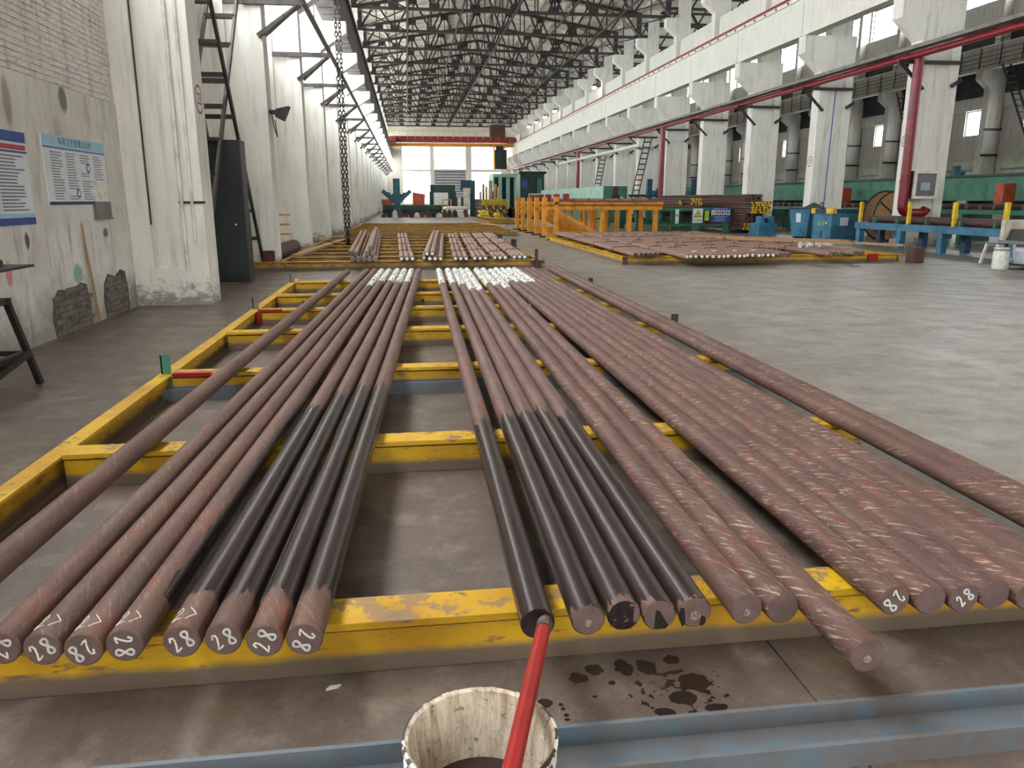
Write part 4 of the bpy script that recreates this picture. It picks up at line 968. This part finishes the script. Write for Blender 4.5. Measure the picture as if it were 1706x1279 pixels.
# piles with yellow ends
def pile(x0, z0, nx, nz, yn, L, r, pick, lab, grp, dxf=0.0, mat='bar_dark', skip=0):
    for j in range(nz):
        for i in range(nx - (j % 2)):
            x = x0 + (i + .5 * (j % 2)) * 2.04 * r; z = z0 + r + j * 1.76 * r
            if random.random() < skip: continue
            p = pick(i, j)
            bar(x, yn + random.uniform(-.12, .12), x + dxf, z, lab[p], mat, L, grp[p], end='yellow_bright' if p else 'bar_end', r=r, n=10)
pile(14.92, .16, 8, 7, 33.2, 12, .058, lambda i, j: 1 if j < 3 else 0, ['brown bar in the tall stack behind the small blue block', 'yellow-ended bar low in the tall stack behind the small blue block'], ['brown bars of the tall stack', 'low yellow ends of the tall stack'])
pile(14.95, .885, 8, 5, 32.6, 12, .058, lambda i, j: 1, ['', 'yellow-ended bar in the jutting cluster above the small blue block'], ['', 'jutting yellow-ended cluster'])
pile(15.0, 1.40, 7, 3, 33.4, 12, .058, lambda i, j: 0, ['dark brown bar on top of the tall stack'], ['top bars of the tall stack'])
for (xa, lb) in ((14.7, 'dark bearer under the tall bar stack, front'),): tag(MB().box(14.6, 15.95, 34.0, 34.2, 0, .155).build('bearer', 'dark_steel', at=(15.3, 34.1, 0)), lb, 'bearer')
tag(MB().box(14.6, 15.95, 43.0, 43.2, 0, .155).build('bearer', 'dark_steel', at=(15.3, 43.1, 0)), 'dark bearer under the tall bar stack, far end', 'bearer')
pile(13.4, 1.24, 5, 3, 36.0, 9, .06, lambda i, j: 1, ['', 'bright yellow-ended bar lying on the green table'], ['', 'yellow-ended bars on the green table'])
pile(12.9, 1.24, 2, 2, 36.2, 9, .06, lambda i, j: 1, ['', 'yellow-ended bar left of the cluster on the green table'], ['', 'small yellow cluster on the green table'])
# blue post frame behind
bf = thing('post_frame', 'blue steel frame with three tall posts behind the green table', 'frame', (16.7, 48.6, 0))
for x in (15.3, 16.7, 18.2): MB().box(x - .16, x + .16, 48.5, 48.8, 0, 2.75).build('post', 'teal_paint', bf)
MB().box(15.4, 18.1, 48.55, 48.75, 1.75, 2.05).build('cross_rail', 'blue_paint', bf)
# small blue block, two bins
sb = thing('steel_fixture', 'small bright blue steel block on the floor before the tall stack', 'block', (15.1, 31.6, 0))
MB().box(14.75, 15.55, 31.4, 32.4, 0, .52).build('base', 'blue_paint', sb, bevel=.01); MB().box(14.95, 15.10, 31.7, 32.2, .52, .80).build('lug', 'blue_paint', sb); MB().box(15.35, 15.52, 31.7, 32.2, .52, .80).build('lug', 'blue_paint', sb); MB().box(15.1, 15.35, 31.9, 32.1, .52, .72).build('bush', 'blue_deep', sb)
def local_thing(name, label, cat, loc, rz):
    t = thing(name, label, cat, (0, 0, 0)); t.location = loc; t.rotation_euler.z = rz; return t
b1 = local_thing('tipping_bin', 'blue tapered scrap bin with a white paper label', 'bin', (15.42, 28.75, 0), -1.05)
MB().quadbox([(-.32, -.42, .10), (.32, -.42, .10), (.32, .42, .10), (-.32, .42, .10), (-.44, -.50, 1.12), (.44, -.50, 1.12), (.44, .50, 1.12), (-.44, .50, 1.12)]).build('body', 'blue_paint', b1)
MB().box(-.46, .46, -.52, .52, 1.12, 1.19).build('rim', 'cabinet_dark_green', b1)
MB().prism([(-.46, 1.19), (.46, 1.19), (.30, 1.24), (.0, 1.38), (-.30, 1.24)], 'y', .40, .52).build('back_lip', 'cabinet_dark_green', b1)
MB().quadbox([(-.14, -.476, .64), (.06, -.476, .64), (.06, -.47, .64), (-.14, -.47, .64), (-.14, -.502, .98), (.06, -.502, .98), (.06, -.49, .98), (-.14, -.49, .98)]).build('paper_label', 'paper', b1)
for x in (-.24, .24): MB().box(x - .05, x + .05, -.38, .38, 0, .10).build('skid', 'cabinet_dark_green', b1)
b2_ = local_thing('tipping_bin', 'blue scrap bin with yellow corners and a lifting hook', 'bin', (15.9, 27.5, 0), -1.2)
MB().box(-.42, .42, -.70, .70, .0, 1.02).build('body', 'blue_paint', b2_); MB().box(-.45, .45, -.73, .73, 1.02, 1.15).build('rim', 'blue_deep', b2_)
for (x0, x1) in ((-.48, -.30), (.20, .49)): MB().box(x0, x1, -.77, -.55, .99, 1.18).build('yellow_corner', 'yellow_bright', b2_)
MB().tube([(-.16, -.66, 1.15), (-.18, -.66, 1.30), (-.12, -.66, 1.38), (-.04, -.66, 1.34), (-.06, -.66, 1.24)], .022, 8).build('hook', 'teal_paint', b2_)
MB().box(.42, .426, -.25, .20, .55, .85).build('paper_label', 'paper', b2_); MB().box(.16, .21, -.712, -.70, .62, .69).build('paper_label', 'paper', b2_)
for i, x in enumerate((-.16, -.06, .06)): MB().box(x, x + .035, -.712, -.70, .56, .74 - .05 * (i % 2)).build('yellow_mark', 'sign_yellow', b2_)
MB().box(-.02, .01, -.72, -.70, .1, .36).build('latch', 'print_black', b2_)
# ================================================================== BLUE TABLE
bt = thing('roller_bench', 'long blue steel bench with yellow stop pegs at right', 'bench', (15.5, 21, 0))
for y in (17.6, 20.3, 22.2, 24.4):
    for x in (15.05, 15.8): MB().box(x - .09, x + .09, y - .1, y + .1, 0, .56).build('leg', 'blue_paint' if x < 15.5 else 'blue_deep', bt)
for x in (14.95, 15.8): MB().box(x, x + .12, 16.8, 24.6, .56, .76).build('side_beam', 'blue_paint', bt)
MB().box(15.0, 15.9, 16.8, 24.6, .74, .77).build('top_plate', 'blue_deep', bt)
for y in (18.3, 19.6, 21.0, 22.4, 23.6): MB().box(15.0, 15.1, y, y + .08, .76, .93).build('block', 'green_paint', bt)
for (x, y) in ((15.04, 24.45), (15.04, 21.9), (15.04, 19.9), (15.04, 18.0), (15.85, 21.0), (15.85, 19.0)): MB().box(x - .045, x + .045, y - .045, y + .045, .76, 1.42).build('stop_peg', 'yellow_bright', bt)
for i in range(2): bar(15.30 + i * .36, 17.0, 15.30 + i * .36, .773 + .105, ['thick dark pipe on the front side of the blue bench', 'thick dark pipe on the back side of the blue bench'][i], 'bar_dark', 7.3, 'dark pipes on the blue bench', r=.105, n=18, end='print_black')
# cart, bucket, stool at the right edge
sl = thing('plastic_stool', 'white and blue plastic stool beside the white bucket', 'stool', (13.9, 16.7, 0))
MB().box(13.68, 14.12, 16.5, 16.9, .47, .50).build('seat', 'blue_paint', sl)
for (x, y) in ((13.70, 16.52), (14.10, 16.52), (13.70, 16.88), (14.10, 16.88)): MB().beam((x, y, .47), (x + (-.08 if x < 13.9 else .08), y + (-.05 if y < 16.7 else .05), 0), .06, .05).build('leg', 'white_plastic', sl)
MB().box(13.66, 14.14, 16.50, 16.55, .10, .16).build('rung', 'paper_blue', sl)
wk = thing('waste_bucket', 'white plastic drum on the floor at the right edge', 'bucket', (13.0, 15.55, 0))
MB().lathe([(0, 0), (.155, 0), (.165, .02), (.165, .36), (.15, .40), (.15, .43), (.155, .44), (.155, .47), (0, .47)], 13.0, 15.55, 24).build('drum', 'white_plastic', wk, smooth=True)
MB().lathe([(.158, .405), (.162, .41), (.162, .425), (.158, .43)], 13.0, 15.55, 24).build('collar', 'tray_grey', wk)
ct = thing('printer_cart', 'wheeled cart with a black machine and a white box, cut by the right edge', 'cart', (13.65, 15.3, 0))
for (x, y) in ((13.25, 15.05), (14.2, 15.05), (13.25, 15.75), (14.2, 15.75)):
    MB().beam((x, y, .06), (x, y, .66), .04, .04).build('leg', 'dark_steel', ct); MB().cyl((x - .02, y, .045), (x + .02, y, .045), .045, 12).build('wheel', 'print_black', ct)
MB().box(13.2, 14.25, 15.0, 15.8, .09, .12).build('shelf', 'dark_steel', ct); MB().box(13.12, 14.3, 14.95, 15.85, .55, .62).build('shelf', 'tray_grey', ct)
MB().box(13.36, 13.62, 15.2, 15.6, .12, .5).build('white_box', 'paper', ct)
MB().prism([(13.22, .62), (14.2, .62), (14.2, .86), (13.28, .86)], 'y', 15.1, 15.7).build('machine', 'black_plastic', ct)
MB().box(13.14, 14.25, 15.75, 15.85, .62, 1.06).build('back_panel', 'cream', ct)
bo = thing('spray_bottle', 'small pale bottle standing on the blue bench near the cart', 'bottle', (15.07, 17.2, .77)); MB().lathe([(0, .77), (.05, .77), (.05, .92), (.02, .97), (.02, 1.0), (0, 1.0)], 15.07, 17.2, 14).build('body', 'cream', bo); MB().lathe([(.024, 1.0), (.024, 1.03), (0, 1.03)], 15.07, 17.2, 12).build('cap', 'green_paint', bo)
# ================================================================== COLUMN SERVICES ON THE RIGHT
PX = 15.62
tag(MB().cyl((PX, 6, 5.80), (PX, YB - .1, 5.80), .10, 14).build('fire_pipe', 'red_paint', at=(PX, 6, 5.8)), 'long red pipe running along the right-hand columns', 'pipe')
ctr = thing('cable_tray', 'grey cable tray above the long red pipe', 'cable tray', (PX, 6, 5.95))
MB().box(PX - .20, PX + .10, 6, YB - .1, 5.95, 5.97).box(PX - .22, PX - .20, 6, YB - .1, 5.95, 6.06).box(PX + .10, PX + .12, 6, YB - .1, 5.95, 6.06).build('tray', 'tray_grey', ctr)
tag(MB().cyl((PX, 52, 5.05), (PX, 80, 5.05), .13, 12).build('white_duct', 'white_pipe', at=(PX, 52, 5.05)), 'white pipe below the red pipe farther down the hall', 'pipe')
hb = None
for k in range(0, 18):
    y = colY(k) - .07
    if hb is None:
        hb = thing('pipe_support', 'first dark pipe support from the front on the right columns', 'bracket', (XR, y, 5.6), 'pipe supports on the right columns')
        MB().box(PX - .4, XR + 1.3, y - .05, y + .05, 5.60, 5.70).build('arm', 'dark_steel', hb); MB().beam((PX - .3, y, 5.62), (XR + .15, y, 4.85), .08, .08).build('strut', 'dark_steel', hb)
        MB().beam((XR + 1.1, y, 4.95), (XR + 1.35, y - .12, 5.15), .12, .12).build('clamp', 'dark_steel', hb)
    else: dup(hb, (XR, y, 5.6), '%s dark pipe support from the front on the right columns' % ORD[k])
dp = thing('red_downpipe', 'thick red downpipe bending at the foot of the nearest right column', 'pipe', (PX + .15, 23.3, 1.2))
xx, yy = PX + .18, 23.42
MB().cyl((xx, yy, 1.28), (xx, yy, 5.74), .15, 18).build('riser', 'red_paint', dp, smooth=True)
pts = [Vector((xx + .30 - .30 * math.cos(a), yy, 1.28 - .22 * math.sin(a))) for a in [i * PI / 16 for i in range(9)]] + [Vector((xx + .62, yy, 1.06))] + [Vector((xx + .62 + .25 * math.sin(a), yy, 1.06 + .25 - .25 * math.cos(a))) for a in [i * PI / 16 for i in range(1, 7)]]
MB().tube(pts, .15, 16).build('bend', 'red_paint', dp, smooth=True)
MB().cyl((xx, yy, 2.0), (xx, yy, 2.1), .165, 18).build('coupling', 'red_paint', dp); MB().cyl((xx, yy - .15, 2.06), (xx, yy - .2, 2.06), .05, 8).build('stub', 'red_paint', dp)
for i, y in enumerate((47.35, 71.35)):
    tag(MB().cyl((PX, y, .6), (PX, y, 5.74), .16, 14).build('red_downpipe', 'red_paint', at=(PX, y, .6)), ['middle red downpipe beside the green table', 'farthest red downpipe near the green cabin'][i], 'pipe')
pn = thing('operator_terminal', 'white-framed control panel with a small screen on the nearest right column', 'panel', (16.42, 23.3, 1.5))
for (x0, x1, z0, z1) in ((16.0, 16.84, 1.52, 1.60), (16.0, 16.84, 2.30, 2.38), (16.0, 16.08, 1.60, 2.30), (16.76, 16.84, 1.60, 2.30)): MB().box(x0, x1, 23.22, 23.3, z0, z1).build('frame', 'white_plastic', pn)
MB().box(16.08, 16.76, 23.26, 23.3, 1.60, 2.30).build('face', 'panel_grey', pn); MB().box(16.25, 16.57, 23.25, 23.26, 1.78, 2.02).build('screen', 'screen', pn); MB().box(15.98, 16.84, 23.3, 23.58, 1.52, 2.38).build('housing', 'rust_box', pn); MB().box(16.3, 16.6, 23.56, 23.72, 1.8, 2.1).build('mount', 'dark_steel', pn)
tag(MB().cyl((XR + .55, 29.60, .5), (XR + .62, 29.60, 5.6), .018, 6).build('blue_hose', 'print_blue', at=(XR + .55, 29.6, .5)), 'thin blue hose down the column behind the blue bins', 'hose')
for i, (ya, yb) in enumerate(((54.0, 50.2), (65.6, 62.0))):
    ladder('column_ladder', ['dark ladder leaning by the middle red downpipe', 'dark ladder leaning on a column beyond the red downpipe'][i], (0, ya, .1), (0, yb, 5.45 if i == 0 else 4.85), XR - .62, XR - .16, 16, 'dark_steel', .05, .07)
cr_ = thing('cable_reel', 'wooden cable reel behind the red downpipe', 'cable reel', (17.9, 26.6, 0))
for y in (26.3, 26.95):
    MB().cyl((17.55, y, .9), (17.55, y + .06, .9), .9, 28).build('flange', 'wood', cr_)
    rim = [(17.55 + .9 * math.cos(2 * PI * i / 28), y - .01, .9 + .9 * math.sin(2 * PI * i / 28)) for i in range(28)]; MB().tube(rim, .03, 5, True).build('rim', 'dark_steel', cr_)
MB().cyl((17.55, 26.36, .9), (17.55, 26.95, .9), .42, 20).build('drum', 'bar_dark', cr_)
for a in (.4, 1.5, 2.5): MB().beam((17.55 - .85 * math.cos(a), 26.27, .9 - .85 * math.sin(a)), (17.55 + .85 * math.cos(a), 26.27, .9 + .85 * math.sin(a)), .04, .04, (0, 1, 0)).build('spoke', 'dark_steel', cr_)
# ================================================================== GREEN MACHINE LINE IN THE NEXT BAY
gm = thing('green_machine_line', 'long green machine housing with a roller conveyor beyond the right columns', 'machine', (20.3, 40, 0))
MB().box(20.2, 21.4, 14, 64, 1.45, 2.28).build('housing', 'green_paint', gm); MB().box(20.1, 21.5, 14, 64, 2.28, 2.36).build('cap', 'green_dark', gm)
for x in (18.6, 20.0): MB().box(x, x + .12, 14, 64, 1.02, 1.16).build('conveyor_beam', 'green_paint', gm)
for j in range(25): MB().box(18.55, 18.75, 14.2 + j * 2.0, 14.36 + j * 2.0, 0, 1.02).build('leg', 'green_paint', gm); MB().box(20.25, 21.3, 14.2 + j * 2.0, 14.3 + j * 2, 0, 1.45).build('panel', 'green_dark', gm)
rm = MB().cyl((0, 0, 0), (1.3, 0, 0), .09, 10).mesh('roller'); rm.materials.append(MATS['bar_rust'])
for j in range(80): inst('roller', rm, (18.68 - 20.3, 14.3 + j * .62 - 40, 1.26), gm)
for i, (y, lb) in enumerate(((33.0, 'red-orange switch box on the green machine line left of the bins'), (23.4, 'orange switch box on the green machine line at the right edge'))):
    tag(MB().box(19.3, 19.75, y, y + .4, 1.37, 2.02).build('switch_box', 'orange_box', at=(19.5, y, 1.37), bevel=.02), lb, 'box')
for i, y in enumerate((20.6, 27.5)): tag(MB().cyl((20.6, y, 2.36), (20.6, y, 2.72), .16, 12).cyl((20.6, y, 2.5), (20.9, y, 2.5), .12, 10).build('motor', 'teal_paint', at=(20.6, y, 2.36)), ['blue-green motor on the green housing at the right edge', 'blue-green motor on the green housing left of the red downpipe'][i], 'motor')
ladder('column_ladder', 'long dark ladder on a far column at the right edge', (0, 46.0, 3.0), (0, 50.5, 10.4), 40.2, 40.8, 18, 'dark_steel', .08, .12)
ladder('column_ladder', 'steep dark ladder of the neighbouring bay between two near columns', (0, 58.0, 2.2), (0, 62.0, 10.0), 40.2, 40.8, 18, 'dark_steel', .08, .12)
# ================================================================== HALL MACHINES FARTHER BACK
g1 = thing('green_machine', 'long green machine box with a lit pale side behind the orange frames', 'machine', (13.4, 50, 0))
MB().box(12.7, 14.25, 50.0, 74, 0, 2.33).build('body', 'green_paint', g1); MB().box(12.66, 12.7, 50.05, 74, .9, 2.33).build('lit_side', 'green_pale', g1)  # light on the left side painted in as a paler green layer
MB().box(13.3, 13.65, 49.98, 50.0, 1.3, 2.3).build('oil_stain', 'rust_box', g1); MB().cyl((13.48, 49.9, 1.55), (13.48, 50, 1.55), .3, 18).build('port', 'print_black', g1); MB().cyl((13.86, 49.85, 1.55), (13.86, 50, 1.55), .12, 12).build('flange', 'white_plastic', g1)
MB().box(14.25, 16.8, 49.5, 49.7, 1.65, 1.8).build('guard_rail', 'green_dark', g1)
ca_ = thing('control_cabin', 'dark green operator cabin with window far down the right side', 'cabin', (12.2, 76, 0))
MB().box(10.95, 13.3, 76, 79, 0, 3.9).build('body', 'green_dark', ca_); MB().box(10.8, 13.5, 75.8, 79.2, 3.9, 4.12).build('roof', 'cabinet_dark_green', ca_); MB().box(11.9, 12.5, 75.95, 76, .8, 3.6).build('door', 'print_black', ca_); MB().box(11.1, 11.65, 75.95, 76, 2.6, 3.3).build('sign_plate', 'print_blue', ca_); MB().box(12.6, 13.1, 75.96, 76, 1.5, 3.5).build('window', 'green_paint', ca_)
gcb = thing('glass_cabin', 'pale green glazed cabin left of the dark green cabin', 'cabin', (10.6, 88, 0))
MB().box(9.6, 12.4, 88, 93, 0, 4.3).build('body', 'green_pale', gcb)
for x in (9.75, 10.6, 11.5): MB().box(x, x + .45, 87.95, 88, .6, 3.9).build('window', 'glass_dark', gcb)
MB().box(9.55, 9.6, 89, 92, 1.0, 3.6).build('window', 'glass_dark', gcb)
# blue Y stand and second stand
ys = thing('blue_stand', 'blue Y-shaped steel stand far down the hall', 'stand', (-.9, 71, 0))
MB().box(-1.2, -.6, 71, 71.5, 0, 3.3).build('post', 'teal_paint', ys)
for s in (-1, 1): MB().beam((-.9 + s * .1, 71.2, 1.2), (-.9 + s * 1.25, 71.2, 2.25), .35, .55, (0, 1, 0)).prism([(-.9 + s * .1, 1.0), (-.9 + s * 1.2, 2.2), (-.9 + s * .1, 2.0)], 'y', 71.1, 71.3).build('arm', 'teal_paint', ys); MB().cyl((-.9 + s * .45, 70.95, 2.0), (-.9 + s * .45, 71.0, 2.0), .1, 10).build('bolt', 'white_plastic', ys)
MB().box(-1.8, 0, 70.8, 71.7, 0, .15).build('foot', 'teal_paint', ys)
s2_ = thing('blue_stand', 'blue post stand with leaning beige plates', 'stand', (6.1, 72, 0))
MB().box(5.75, 6.2, 72, 72.5, 0, 3.2).build('post', 'teal_paint', s2_); MB().box(4.9, 5.75, 72.3, 72.6, 2.3, 3.2).build('plate', 'blue_deep', s2_)
for (x0, x1, m) in ((4.35, 4.55, 'cabinet_dark_green'), (4.62, 4.85, 'cream'), (4.9, 5.1, 'cabinet_dark_green')): tag(MB().beam((x0 + .1, 71.6, 0), (x0 + .1, 71.8, 1.65), x1 - x0, .06, (0, 1, 0)).build('upright_plate', m, at=(x0, 71.6, 0)), {'4.35': 'dark upright plate left of the beige plates', '4.62': 'narrow beige upright plate', '4.9': 'dark upright plate right of the narrow beige one'}[str(x0)], 'plate')
tag(MB().prism([(5.15, 0), (5.45, 0), (5.75, 2.5), (5.05, 2.5)], 'y', 71.4, 71.5).build('beige_plate', 'cream', at=(5.3, 71.4, 0)), 'wide beige plate leaning against the blue post stand', 'plate')
# far yellow-ended pile and rack cage
pile(6.3, .0, 12, 9, 66.0, 10, .095, lambda i, j: 1 if j > 5 or (i + j) % 3 == 0 else 0, ['brown bar in the far pile beside the blue post stand', 'yellow-ended bar in the far pile beside the blue post stand'], ['far brown pile', 'far yellow-ended pile'])
pile(9.0, .0, 9, 5, 64.0, 10, .085, lambda i, j: 1 if j > 1 else 0, ['brown bar in the low far pile before the cage', 'yellow-ended bar in the low far pile before the cage'], ['low far brown bars', 'low far yellow-ended bars'])
for i, (x, y) in enumerate(((5.35, 57.8), (6.45, 57.6))): pile(x, .2, 4 if i == 0 else 3, 3 if i == 0 else 2, y, 1.2, .09, lambda a, b: 1, ['', ['short yellow-ended bar in the left clump on the small back rack', 'short yellow-ended bar in the right clump on the small back rack'][i]], ['', ['left yellow clump', 'right yellow clump'][i]], mat='yellow_bright')
cg = thing('wire_cage', 'pale wire cage rack right of the far piles', 'cage', (10.2, 61, 0))
for x in (9.5, 9.98, 10.45, 10.95): MB().box(x - .04, x + .04, 61, 61.08, .1, 1.9).build('upright', 'cream', cg)
for z in (.2, .7, 1.2, 1.86): MB().box(9.46, 10.99, 61, 61.08, z, z + .09).build('rail', 'yellow_bright' if z < 1.5 else 'cream', cg)
MB().box(9.4, 11.05, 60.9, 62.2, 0, .1).build('base', 'dark_steel', cg)
# clutter across the far end of the hall
tag(MB().prism([(.55, .95), (1.75, .95), (1.85, 2.0), (.6, 2.2)], 'y', 80, 81).build('orange_machine', 'orange_box', at=(1.2, 80, 0)), 'orange machine body behind the blue Y stand', 'machine')
fm = thing('machine_base', 'dark low machine bed along the far left', 'machine', (2, 78, 0))
MB().box(-2.4, 4.4, 78, 83, 0, .95).build('bed', 'green_dark', fm); MB().box(-2.4, 4.4, 77.9, 78, .3, .5).build('skirt', 'dark_steel', fm)
tag(MB().box(2.7, 4.1, 79, 80, .95, 2.15).build('white_cabinet', 'white_plastic', at=(3.4, 79, .95)), 'white cabinet on the dark far machine bed', 'cabinet')
tag(MB().box(2.4, 5.2, 84, 85, 0, 2.3).box(2.5, 5.1, 84, 85, 2.3, 3.0).build('green_rack', 'green_dark', at=(3.8, 84, 0)), 'dark green rack before the far gate', 'rack')
tag(MB().box(-2.5, -1.4, 79, 80, .95, 1.5).build('orange_tray', 'orange_box', at=(-2, 79, .95)), 'orange tray left of the blue Y stand', 'tray')
for i in range(3):
    z = .02 + i * .3; m = MB(); n = 9
    m.prism([(3.0 + .1 * i, z), (5.4 - .1 * i, z), (5.5 - .1 * i, z + .12), (5.3 - .1 * i, z + .26), (3.2 + .1 * i, z + .28), (2.95 + .1 * i, z + .12)], 'y', 69.5, 71.0)
    tag(m.build('white_sack', 'white_plastic', at=(4.2, 70, z), bevel=.06), '%s white sack from the floor in the far sack stack' % ORD[i], 'sack', 'far white sacks')
for i in range(16):
    x = -2.2 + i * .47; y = 66.5 + random.uniform(0, 2); h = random.uniform(.25, .7)
    tag(MB().prism([(x, 0), (x + .42, 0), (x + .36, h * .8), (x + .15, h), (x - .02, h * .6)], 'y', y, y + .5).build('scrap_piece', ['rust_box', 'dark_steel', 'cream', 'bar_dark'][i % 4], at=(x + .2, y, 0)), '%s dark scrap part from the left in the far scrap row' % ORD[i], 'scrap', 'far scrap parts')
for i in range(7):
    tag(MB().cyl((7.6 + i * .32, 82, 0), (7.6 + i * .32, 82, 2.3 + .25 * ((i * 3) % 4)), .13, 10).build('gas_cylinder', ['cream', 'tray_grey', 'orange_paint'][i % 3], at=(7.6 + i * .32, 82, 0)), '%s upright cylinder from the left in the far row of cylinders' % ORD[i], 'cylinder', 'far upright cylinders')
for i, x in enumerate((3.3, 4.55)): tag(MB().box(x, x + .12, 75, 75.1, 0, 1.4).box(x, x + .92, 75, 75.1, 1.4, 1.5).box(x + .8, x + .92, 75, 75.1, 0, 1.4).build('yellow_barrier', 'orange_paint', at=(x, 75, 0)), ['left far yellow barrier', 'right far yellow barrier'][i] + ' before the grey gate', 'barrier')
# overhead crane
oc = thing('overhead_crane', 'red and orange overhead crane spanning the far end of the hall', 'crane', (6.6, 112, 9.2))
MB().box(-2.1, 15.2, 111.8, 112.3, 8.65, 9.05).build('girder', 'orange_paint', oc); MB().box(-2.1, 15.2, 111.6, 112.5, 9.2, 10.0).build('main_girder', 'rail_red', oc)
for x in (-2.2, 14.3): MB().box(x, x + .95, 109.5, 114.5, 9.2, 9.75).build('end_truck', 'rail_red', oc)
for i in range(16): MB().box(-1.8 + i * 1.05, -1.74 + i * 1.05, 111.5, 111.56, 9.6, 10.7).build('rail_post', 'yellow_bright', oc)
MB().box(-2.0, 15, 111.5, 111.55, 10.65, 10.72).build('hand_rail', 'yellow_bright', oc)
MB().box(12.3, 14.0, 110.5, 112, 5.6, 8.2).build('cab', 'cabinet_dark_green', oc); MB().box(12.5, 13.2, 110.45, 110.5, 6.3, 7.8).build('cab_window', 'glass_dark', oc); MB().box(12.2, 12.35, 110.4, 112, 5.5, 8.7).build('cab_frame', 'orange_paint', oc)
MB().box(12.6, 13.6, 111, 112, 8.2, 8.7).build('hanger', 'dark_steel', oc); MB().box(11.8, 13.9, 111.3, 112.6, 10.0, 11.6).build('trolley', 'bar_dark', oc)
